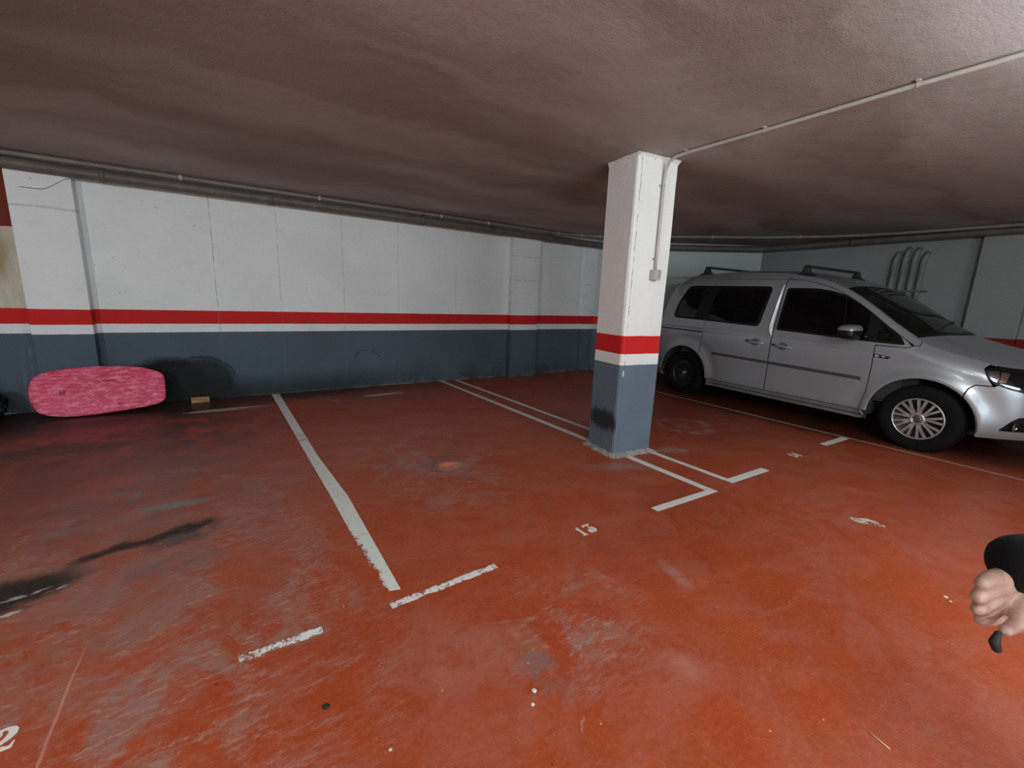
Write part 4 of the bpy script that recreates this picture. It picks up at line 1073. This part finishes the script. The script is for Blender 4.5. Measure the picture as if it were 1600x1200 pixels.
# ---- front and rear faces
def end_patch(name, zlo, zhi, k0, k1, front, mat, nz_=14, ny_=20, off=0., parent=None):
    vs = []; 
    for j in range(nz_+1):
        z_ = zlo+(zhi-zlo)*j/nz_; W = wid(z_) - (0 if not front else 0)
        if front:
            F = smooth_tab(FX,z_,.08); ym = hw(uf(z_,.90)-.001, z_)
        else:
            F = rear_end(z_); ym = hw(ux(z_,.93)+.001, z_)
        for i in range(ny_+1):
            y_ = ym*(k0+(k1-k0)*i/ny_); q = min(1,abs(y_)/W)
            x_ = 2.3+(F-2.3)*(1-q**2.2)**(1/4.5) if front else .3-(.3-F)*(1-q**2.5)**(1/6)
            vs.append(Vector((x_+(off if front else -off), y_, z_)))
    fs = [(j*(ny_+1)+i, j*(ny_+1)+i+1, (j+1)*(ny_+1)+i+1, (j+1)*(ny_+1)+i) for j in range(nz_) for i in range(ny_)]
    return MB().add(vs, fs, True).build(name, mat, parent or van)
fb = end_patch('front_bumper', .25, .79, -1, 1, True, M_CAR)
gr = end_patch('grille', .62, .79, -.72, .72, True, M_SEAM, 4, 16, .006)
for zg in (.66,.71): end_patch('grille_bar', zg, zg+.008, -.72, .72, True, M_CHROME, 1, 16, .010, gr)
end_patch('air_intake', .32, .46, -.62, .62, True, M_SEAM, 3, 14, .006, fb)
end_patch('licence_plate', .48, .59, -.42, .42, True, simple('plate_white', (.75,.75,.73), .4), 2, 6, .010, fb)
for sg in (-1,1): end_patch('headlamp', .665, .80, min(sg*.72,sg), max(sg*.72,sg), True, M_LENS, 3, 6, .004)
vs = []
for i in range(41):
    t_ = -.99+1.98*i/40; p = top_pt(noseX(t_)-.004, t_); zb_ = .70
    W = wid(zb_); q = min(.97, abs(p.y)/W)
    x_ = 2.3+(smooth_tab(FX,zb_,.08)-2.3)*(1-q**2.2)**(1/4.5)
    vs += [p+Vector((0,0,-.004)), Vector((x_-.004, p.y, zb_+.10*0))]
MB().add(vs, [(2*i,2*i+1,2*i+3,2*i+2) for i in range(40)], True).build('grille_surround', M_SEAM, gr)
bd = MB().lathe([(.052,0),(.058,.004),(.052,.008)], 28, (3.50,0,.71), 'x')
bd.tube([(3.512,-.03,.738),(3.512,-.008,.716),(3.512,0,.728),(3.512,.008,.716),(3.512,.03,.738)], .004, 6)
bd.build('emblem', M_CHROME, gr)
end_patch('tailgate', .32, 1.08, -1, 1, False, M_CAR)
tg = end_patch('tailgate_frame', 1.55, 1.64, -1, 1, False, M_CAR, 2)
end_patch('tailgate_frame', 1.08, 1.12, -1, 1, False, M_CAR, 1)
for sg in (-1,1): end_patch('tailgate_frame', 1.12, 1.55, min(sg*.88,sg), max(sg*.88,sg), False, M_CAR, 8, 3)
end_patch('rear_window', 1.12, 1.55, -.90, .90, False, M_GLASS, 8, 14, .004, tg)
end_patch('rear_bumper', .22, .50, -1, 1, False, M_TRIM, 4, 14, .012)

# ---- underbody, wheel wells, interior
ub = MB().box((1.22,0,.235), (3.9,1.10,.05)).box((3.22,0,.26), (.28,.90,.03)).box((1.34,0,.28), (1.9,1.60,.04))
ub.box((1.34,.80,.27), (1.86,.02,.13)).box((1.34,-.80,.27), (1.86,.02,.13))
ub.build('underbody', M_INT, van)
for hx in (0, WB):
    for s in (-1,1):
        r_ = (RA if hx == 0 else RF)+.012
        MB().lathe([(r_,s*.845),(r_,s*.52),(.0,s*.52)], 30, (hx,0,ZH), 'y', -.05, PI+.05).build('wheel_arch_liner', M_INT, van)
it = MB()
it.box((1.0,0,.42), (3.0,1.62,.02))
it.box((2.28,0,.90), (.34,1.50,.20)).box((2.5,0,.75), (.2,1.5,.4))
for s in (-1,1):   # door cards
    it.box((1.2,s*.80,.68), (2.6,.02,.52))
it.build('cabin_lining', M_INT, van)
M_SEAT = simple('seat_fabric', (.035,.035,.04), .9)
for (sx, ss) in ((1.52,-.40),(1.52,.40),(.62,-.45),(.62,.0),(.62,.45)):
    st_ = MB().box((sx,ss,.62), (.48,.46 if sx > 1 else .42,.14)).build('seat', M_SEAT, van, bevel=.04)
    Mr = Matrix.Rotation(-.28,3,'Y')
    MB().box((sx-.30,ss,.95), (.13,.46 if sx > 1 else .42,.60), Mr).build('backrest', M_SEAT, st_, bevel=.05)
    MB().box((sx-.42,ss,1.34), (.09,.26,.18), Mr).build('headrest', M_SEAT, st_, bevel=.035)
    for d_ in (-.06,.06): MB().tube([(sx-.38,ss+d_,1.2),(sx-.41,ss+d_,1.3)], .006, 6).build('headrest_post', M_CHROME, st_)
sw = [(1.98+.05*math.sin(a)*-.6, .38+.18*math.cos(a), 1.0+.17*math.sin(a)) for a in [2*PI*i/24 for i in range(25)]]
MB().tube(sw, .015, 8, caps=False).build('steering_wheel', M_SEAM, van)

# ---- roof bars
for (bx_, off_) in ((.02,0),(1.36,0)):
    br = None
    z_ = zs(bx_)
    ye = hw(bx_, z_)
    yy = ye-.045
    zt = z_+.105
    br = MB().tube([(bx_,-yy-.005,zt-.012),(bx_,-yy+.02,zt),(bx_,yy-.02,zt),(bx_,yy+.005,zt-.012)], .016, 10).build('roof_bar', M_BAR, van)
    for s in (-1,1):
        ft = MB().prism([(bx_-.075,z_-.012),(bx_-.070,z_+.020),(bx_-.045,z_+.035),(bx_-.028,z_+.09),(bx_-.018,zt+.014),(bx_+.012,zt+.016),(bx_+.030,zt-.005),(bx_+.042,z_+.045),(bx_+.075,z_+.022),(bx_+.080,z_-.012)], s*(yy-.03), s*(yy+.028), lambda u,v,h: (u,h,v))
        ft.build('bar_foot', M_BAR, br, bevel=.006)
        MB().box((bx_,s*(yy-.0),z_+.004), (.19,.07,.028)).build('foot_pad', M_SEAM, br, bevel=.006)

# ---- wheels
def wheel(hx, s, kind):
    w = empty('wheel', (hx, 0, ZH)); w.parent = van
    yo = .838
    prof = [(.190,yo-.012),(.205,yo-.003),(.235,yo+.004),(.270,yo+.004),(.296,yo-.006),(.312,yo-.024),(.3175,yo-.05),(.3185,yo-.10),(.3175,yo-.15),(.310,yo-.178),(.29,yo-.192),(.2,yo-.195)]
    ty = MB().lathe([(r,s*h) for r,h in prof], 56)
    ty.build('tyre', M_TYRE, w)
    gt = MB()
    for gy in (-.045,-.08,-.12,-.155): gt.lathe([(.3190,s*(yo+gy-.003)),(.3192,s*(yo+gy)),(.3190,s*(yo+gy+.003))], 56)
    gt.build('tread_groove', M_SEAM, w)
    if kind == 'cap':
        MB().lathe([(.195,s*(yo-.015)),(.188,s*(yo-.03)),(.0,s*(yo-.045))], 40).build('rim', M_STEEL, w)
        hc = MB()
        hc.lathe([(.197,s*(yo-.012)),(.196,s*(yo-.002)),(.189,s*(yo+.002)),(.182,s*(yo-.004)),(.182,s*(yo-.02))], 56)
        for k in range(9):
            for d in (-.13,.13):
                a = 2*PI*k/9+.12; a1 = a+d*.55; a2 = a+d*1.25
                p = []
                for (rr, an, yv, hwid) in ((.050,a1,yo-.006,.011),(.11,a+(a1-a+a2-a)/2,yo-.001,.0085),(.186,a2,yo-.004,.0105)):
                    e1 = Vector((math.cos(an),0,math.sin(an))); e2 = Vector((-math.sin(an),0,math.cos(an)))
                    for q in (-1,1): p.append(e1*rr+e2*hwid*q+Vector((0,s*yv,0)))
                    for q in (-1,1): p.append(e1*rr+e2*(hwid+.003)*q+Vector((0,s*(yv-.014),0)))
                fs_ = []
                for g in (0,4): fs_ += [(g,g+1,g+5,g+4),(g,g+4,g+6,g+2),(g+1,g+3,g+7,g+5)]
                hc.add(p, fs_)
        hc.lathe([(.058,s*(yo-.01)),(.056,s*(yo+.003)),(.044,s*(yo+.006)),(.040,s*(yo+.002))], 32)
        h_ = hc.build('hubcap', M_HUB, w)
        em = MB().lathe([(.040,s*(yo+.002)),(.0,s*(yo+.003))], 28); em.build('centre_disc', M_TRIM, h_)
        em = MB().lathe([(.036,s*(yo+.004)),(.033,s*(yo+.006)),(.031,s*(yo+.004))], 28)
        yv = s*(yo+.005)
        em.tube([(-.018,yv,.025),(-.006,yv,.003),(0,yv,.012),(.006,yv,.003),(.018,yv,.025)], .0025, 6)
        em.tube([(-.028,yv,.012),(-.014,yv,-.024),(-.0,yv,-.002),(.014,yv,-.024),(.028,yv,.012)], .0025, 6)
        em.build('emblem', M_CHROME, h_)
    else:
        MB().lathe([(.195,s*(yo-.012)),(.188,s*(yo-.004)),(.180,s*(yo-.02)),(.168,s*(yo-.035)),(.135,s*(yo-.022)),(.10,s*(yo-.02)),(.075,s*(yo-.04)),(0,s*(yo-.04))], 48).build('rim', M_STEEL, w)
        ho = MB()
        for k in range(16):
            a = 2*PI*k/16; ho.lathe([(.0,s*(yo-.0165)),(.011,s*(yo-.0165)),(.012,s*(yo-.022))], 12, (.125*math.cos(a),0,.125*math.sin(a)))
        ho.build('rim_hole', simple('rim_hole_black', (.002,.002,.002), .9) if 'rim_hole_black' not in bpy.data.materials else bpy.data.materials['rim_hole_black'], w)
        MB().lathe([(.028,s*(yo-.04)),(.028,s*(yo-.018)),(.024,s*(yo-.012)),(0,s*(yo-.011))], 20).build('hub', simple('dull_steel', (.28,.27,.25), .5, metal=.5) if 'dull_steel' not in bpy.data.materials else bpy.data.materials['dull_steel'], w)
        bo = MB()
        for k in range(5):
            a = 2*PI*k/5+.3; bo.lathe([(.010,s*(yo-.04)),(.010,s*(yo-.026)),(0,s*(yo-.024))], 8, (.056*math.cos(a),0,.056*math.sin(a)))
        bo.build('wheel_bolts', M_TRIM, w)
    return w
for s in (-1,1):
    wheel(0, s, 'steel'); wheel(WB, s, 'cap')
# ================================================================== the person at the right edge
def capsule(mb, a, b, ra, rb, n=14):
    a = Vector(a); b = Vector(b); d = b-a
    ln = d.length
    if ln < 1e-5: d = Vector((0,0,1)); ln = 1e-5
    t_ = d.normalized(); up = Vector((0,0,1)) if abs(t_.z) < .9 else Vector((1,0,0))
    e1 = t_.cross(up).normalized(); e2 = t_.cross(e1)
    prof = []
    for k in range(1,6): an = -PI/2+PI/2*k/5; prof.append((a+t_*(ra*math.sin(an)), ra*math.cos(an)))
    for k in range(0,5): an = PI/2*k/5; prof.append((b+t_*(rb*math.sin(an)), rb*math.cos(an)))
    vs = [a-t_*ra]; 
    for c, r_ in prof:
        vs += [c+(e1*math.cos(2*PI*i/n)+e2*math.sin(2*PI*i/n))*r_ for i in range(n)]
    vs.append(b+t_*rb)
    fs = [(0, 1+(i+1)%n, 1+i) for i in range(n)]
    for k in range(len(prof)-1):
        fs += [(1+k*n+i, 1+k*n+(i+1)%n, 1+(k+1)*n+(i+1)%n, 1+(k+1)*n+i) for i in range(n)]
    l = len(vs)-1; q = 1+(len(prof)-1)*n
    fs += [(q+i, q+(i+1)%n, l) for i in range(n)]
    mb.add(vs, fs, True)
def ellips(mb, c, r, n=24, m_=14):
    vs = []; c = Vector(c)
    for j in range(1,m_):
        an = -PI/2+PI*j/m_
        vs += [c+Vector((r[0]*math.cos(an)*math.cos(2*PI*i/n), r[1]*math.cos(an)*math.sin(2*PI*i/n), r[2]*math.sin(an))) for i in range(n)]
    vs += [c-Vector((0,0,r[2])), c+Vector((0,0,r[2]))]
    k = (m_-1)*n
    fs = [(j*n+i, j*n+(i+1)%n, (j+1)*n+(i+1)%n, (j+1)*n+i) for j in range(m_-2) for i in range(n)]
    fs += [(k, (i+1)%n, i) for i in range(n)] + [((m_-2)*n+i, (m_-2)*n+(i+1)%n, k+1) for i in range(n)]
    mb.add(vs, fs, True)
def chain(mb, pts):
    for (a, ra), (b, rb) in zip(pts, pts[1:]): capsule(mb, a, b, ra, rb)
def grown(mb, name, mat, parent, vox, sm=4):
    o = mb.build(name, mat, parent, fixn=False)
    r_ = o.modifiers.new('merge', 'REMESH'); r_.mode = 'VOXEL'; r_.voxel_size = vox; r_.use_smooth_shade = True
    s_ = o.modifiers.new('soften', 'SMOOTH'); s_.factor = .5; s_.iterations = sm
    return o
PX, PY = 1.50, -.34
PROT = math.radians(-59.5)
person = tag(empty('person', (PX,PY,0), PROT), 'person in black jacket at right edge, fist held out with a key fob', 'person')
def toward(a, b, u): return tuple(Vector(a)+(Vector(b)-Vector(a))*u)
def bl(p): return (p[0]-PX, p[1]-PY, p[2]*.955)
def pl(p):
    v = Matrix.Rotation(-PROT,3,'Z') @ Vector((p[0]-PX, p[1]-PY, p[2])); return tuple(v)
t = NT('skin'); t.set(Base_Color=(.42,.27,.215), Roughness=.5); t.b.inputs['Subsurface Weight'].default_value = .15; t.b.inputs['Subsurface Radius'].default_value = (.02,.008,.004)
t.put(t.b.inputs['Base Color'], t.mix(t.ramp(t.noise(40,4,.6), .35, .7), (.44,.29,.235), (.33,.19,.15))); t.bump(t.noise(120,3,.6), .15, .002)
M_SKIN = t.m
b = MB()
# head and neck, face towards -x
hc = (PX-.02,PY,1.60)
ellips(b, bl((hc[0]+.015,hc[1],hc[2]+.03)), (.098,.077,.105)); ellips(b, bl((hc[0]-.02,hc[1],hc[2]-.045)), (.070,.058,.072))
chain(b, [(bl((hc[0]-.085,hc[1],hc[2]+.015)),.010),(bl((hc[0]-.112,hc[1],hc[2]-.022)),.013)])       # nose
for s in (-1,1):
    ellips(b, bl((hc[0]+.01,hc[1]+s*.078,hc[2]+.0)), (.018,.008,.030), 12, 8)                         # ear
    ellips(b, bl((hc[0]-.070,hc[1]+s*.030,hc[2]+.028)), (.020,.022,.010), 12, 8)                      # brow
chain(b, [(bl((hc[0]-.088,hc[1]-.02,hc[2]-.062)),.007),(bl((hc[0]-.094,hc[1],hc[2]-.062)),.009),(bl((hc[0]-.088,hc[1]+.02,hc[2]-.062)),.007)])
chain(b, [(bl((PX+.01,PY,1.56)),.056),(bl((PX+.02,PY,1.42)),.060)])
# trunk and legs
chain(b, [(bl((PX+.01,PY,1.33)),.125),(bl((PX,PY,1.08)),.115),(bl((PX,PY,.93)),.130)])
chain(b, [(bl((PX+.02,PY-.14,1.38)),.062),(bl((PX+.02,PY+.14,1.38)),.062)])
RS, RE, RW = (1.345,-.41,1.285), (1.275,-.17,.985), (1.165,.065,.832)
LS, LE, LW = (1.64,-.24,1.285), (1.50,-.06,.93), (1.30,.025,.715)
for s in (-1,1):
    chain(b, [(bl((PX,PY+s*.09,.92)),.090),(bl((PX-.01,PY+s*.10,.50)),.058),(bl((PX+.01,PY+s*.10,.40)),.056),(bl((PX+.02,PY+s*.105,.10)),.038)])
    chain(b, [(bl((PX+.03,PY+s*.105,.05)),.036),(bl((PX-.14,PY+s*.12,.035)),.030)])
chain(b, [(pl(RS),.058),(pl(RE),.042),(pl(toward(RE,RW,.55)),.036),(pl(RW),.026)])
chain(b, [(pl(LS),.058),(pl(LE),.042),(pl(toward(LE,LW,.5)),.034),(pl(LW),.026)])
# right hand: palm slab and five fingers
mcp = [(1.0664,.0936,.837),(1.0676,.0938,.8153),(1.0783,.0922,.7889),(1.0928,.088,.7641)]
pipj = [(1.0438,.1001,.8321),(1.0425,.1004,.8061),(1.0551,.098,.7790),(1.0735,.0931,.7535)]
dip = [(1.085,.0902,.812),(1.089,.0900,.790),(1.096,.0871,.767),(1.106,.0838,.744)]
tip = [(1.113,.080,.806),(1.117,.079,.787),(1.122,.077,.765),(1.127,.0745,.746)]
rads = [(.0125,.0105,.0095,.0082),(.0125,.0108,.0098,.0082),(.0120,.0102,.0092,.0080),(.0112,.0092,.0082,.0072)]
for k in range(4):
    base = Vector(RW)+ (Vector(mcp[k])-Vector(RW))*.12
    chain(b, [(pl(base),.020),(pl(mcp[k]),.0145),(pl(pipj[k]),rads[k][1]),(pl(dip[k]),rads[k][2]),(pl(tip[k]),rads[k][3])])
chain(b, [(pl((1.150,.064,.815)),.021),(pl((1.1155,.0545,.7920)),.0155),(pl((1.078,.0535,.772)),.0115),(pl((1.045,.0615,.768)),.0095)])
# left hand, fingers behind the right fist
for k, (dz, ln) in enumerate(((.020,.080),(.004,.090),(-.012,.086),(-.027,.070))):
    p0 = Vector(LW); d = Vector((-.80,.38,.12)).normalized()
    p1 = p0+d*.075+Vector((0,0,dz)); p2 = p1+d*ln*.42+Vector((.004,.006,.004)); p3 = p2+Vector((-.012,.020,.012)); p4 = p3+Vector((.012,.010,.014))
    chain(b, [(pl(p0),.021),(pl(p1),.0125),(pl(p2),.0098),(pl(p3),.009),(pl(p4),.008)])
chain(b, [(pl(LW),.020),(pl((1.268,.020,.742)),.0130),(pl((1.235,.035,.760)),.0105),(pl((1.213,.048,.768)),.009)])
body = grown(b, 'body', M_SKIN, person, .0042, 3)
# face details
for s in (-1,1):
    ellips_mb = MB(); ellips(ellips_mb, bl((hc[0]-.074,hc[1]+s*.030,hc[2]+.008)), (.010,.014,.009), 14, 10)
    ey = ellips_mb.build('eye', simple('eye_white', (.7,.7,.68), .2) if 'eye_white' not in bpy.data.materials else bpy.data.materials['eye_white'], person)
    e2 = MB(); ellips(e2, bl((hc[0]-.0815,hc[1]+s*.030,hc[2]+.008)), (.0035,.006,.006), 12, 8)
    e2.build('iris', M_DARK, ey)
e2 = MB(); chain(e2, [(bl((hc[0]-.090,hc[1]-.018,hc[2]-.062)),.006),(bl((hc[0]-.0975,hc[1],hc[2]-.062)),.0075),(bl((hc[0]-.090,hc[1]+.018,hc[2]-.062)),.006)])
e2.build('lips', simple('lip_skin', (.42,.16,.14), .45), person)
# hair
h = MB(); ellips(h, bl((hc[0]+.030,hc[1],hc[2]+.050)), (.100,.086,.102)); ellips(h, bl((hc[0]+.055,hc[1],hc[2]-.01)), (.060,.078,.09))
grown(h, 'hair', simple('dark_hair', (.02,.014,.010), .5), person, .008, 3)
# jacket
def wool(name, col):
    t = NT(name); t.set(Base_Color=col, Roughness=.95); t.b.inputs['Sheen Weight'].default_value = .02; t.bump(t.noise(160,4,.7), .5, .004); t.b.inputs['Specular IOR Level'].default_value = .15; return t.m
M_JACKET = wool('black_fleece', (.006,.006,.007))
j = MB()
chain(j, [(bl((PX+.01,PY,1.32)),.150),(bl((PX,PY,1.08)),.140),(bl((PX,PY,.90)),.150)])
chain(j, [(bl((PX+.02,PY-.14,1.385)),.085),(bl((PX+.02,PY+.14,1.385)),.085)])
chain(j, [(bl((PX+.02,PY,1.44)),.080),(bl((PX+.02,PY,1.40)),.085)])
for s in (-1,1): chain(j, [(bl((PX-.0,PY+s*.09,1.30)),.13),(bl((PX,PY+s*.08,.88)),.13)])
chain(j, [(pl(RS),.080),(pl(RE),.068),(pl(toward(RE,RW,.55)),.060),(pl(toward(RE,RW,.75)),.056),(pl((1.136,.066,.858)),.052)])
chain(j, [(pl(LS),.080),(pl(LE),.062),(pl(toward(LE,LW,.5)),.050),(pl((1.335,-.004,.752)),.042)])
grown(j, 'jacket', M_JACKET, person, .009, 4)
tr = MB()
for s in (-1,1):
    chain(tr, [(bl((PX,PY+s*.085,.93)),.112),(bl((PX-.01,PY+s*.10,.50)),.080),(bl((PX+.01,PY+s*.10,.40)),.076),(bl((PX+.02,PY+s*.105,.12)),.066)])
grown(tr, 'trousers', wool('olive_grey_cloth', (.045,.05,.042)), person, .01, 3)
for s in (-1,1):
    sh = MB(); chain(sh, [(bl((PX+.045,PY+s*.105,.052)),.050),(bl((PX-.06,PY+s*.115,.048)),.048),(bl((PX-.16,PY+s*.125,.042)),.040)])
    sh.v = [Vector((v.x,v.y,max(.004,v.z))) for v in sh.v]
    sh.build('shoe', simple('black_leather', (.015,.014,.013), .4) if 'black_leather' not in bpy.data.materials else bpy.data.materials['black_leather'], person)
# key fob held under the thumb
kf = tag(empty('key_fob', (1.029,.067,.75)), 'small black key fob hanging from the thumb of the hand', 'key')
f_ = MB(); chain(f_, [((.004,.000,.014),.005),((-.001,.001,-.001),.0075),((.004,-.003,-.013),.0068)])
grown(f_, 'fob_case', M_DARK, kf, .0022, 2)
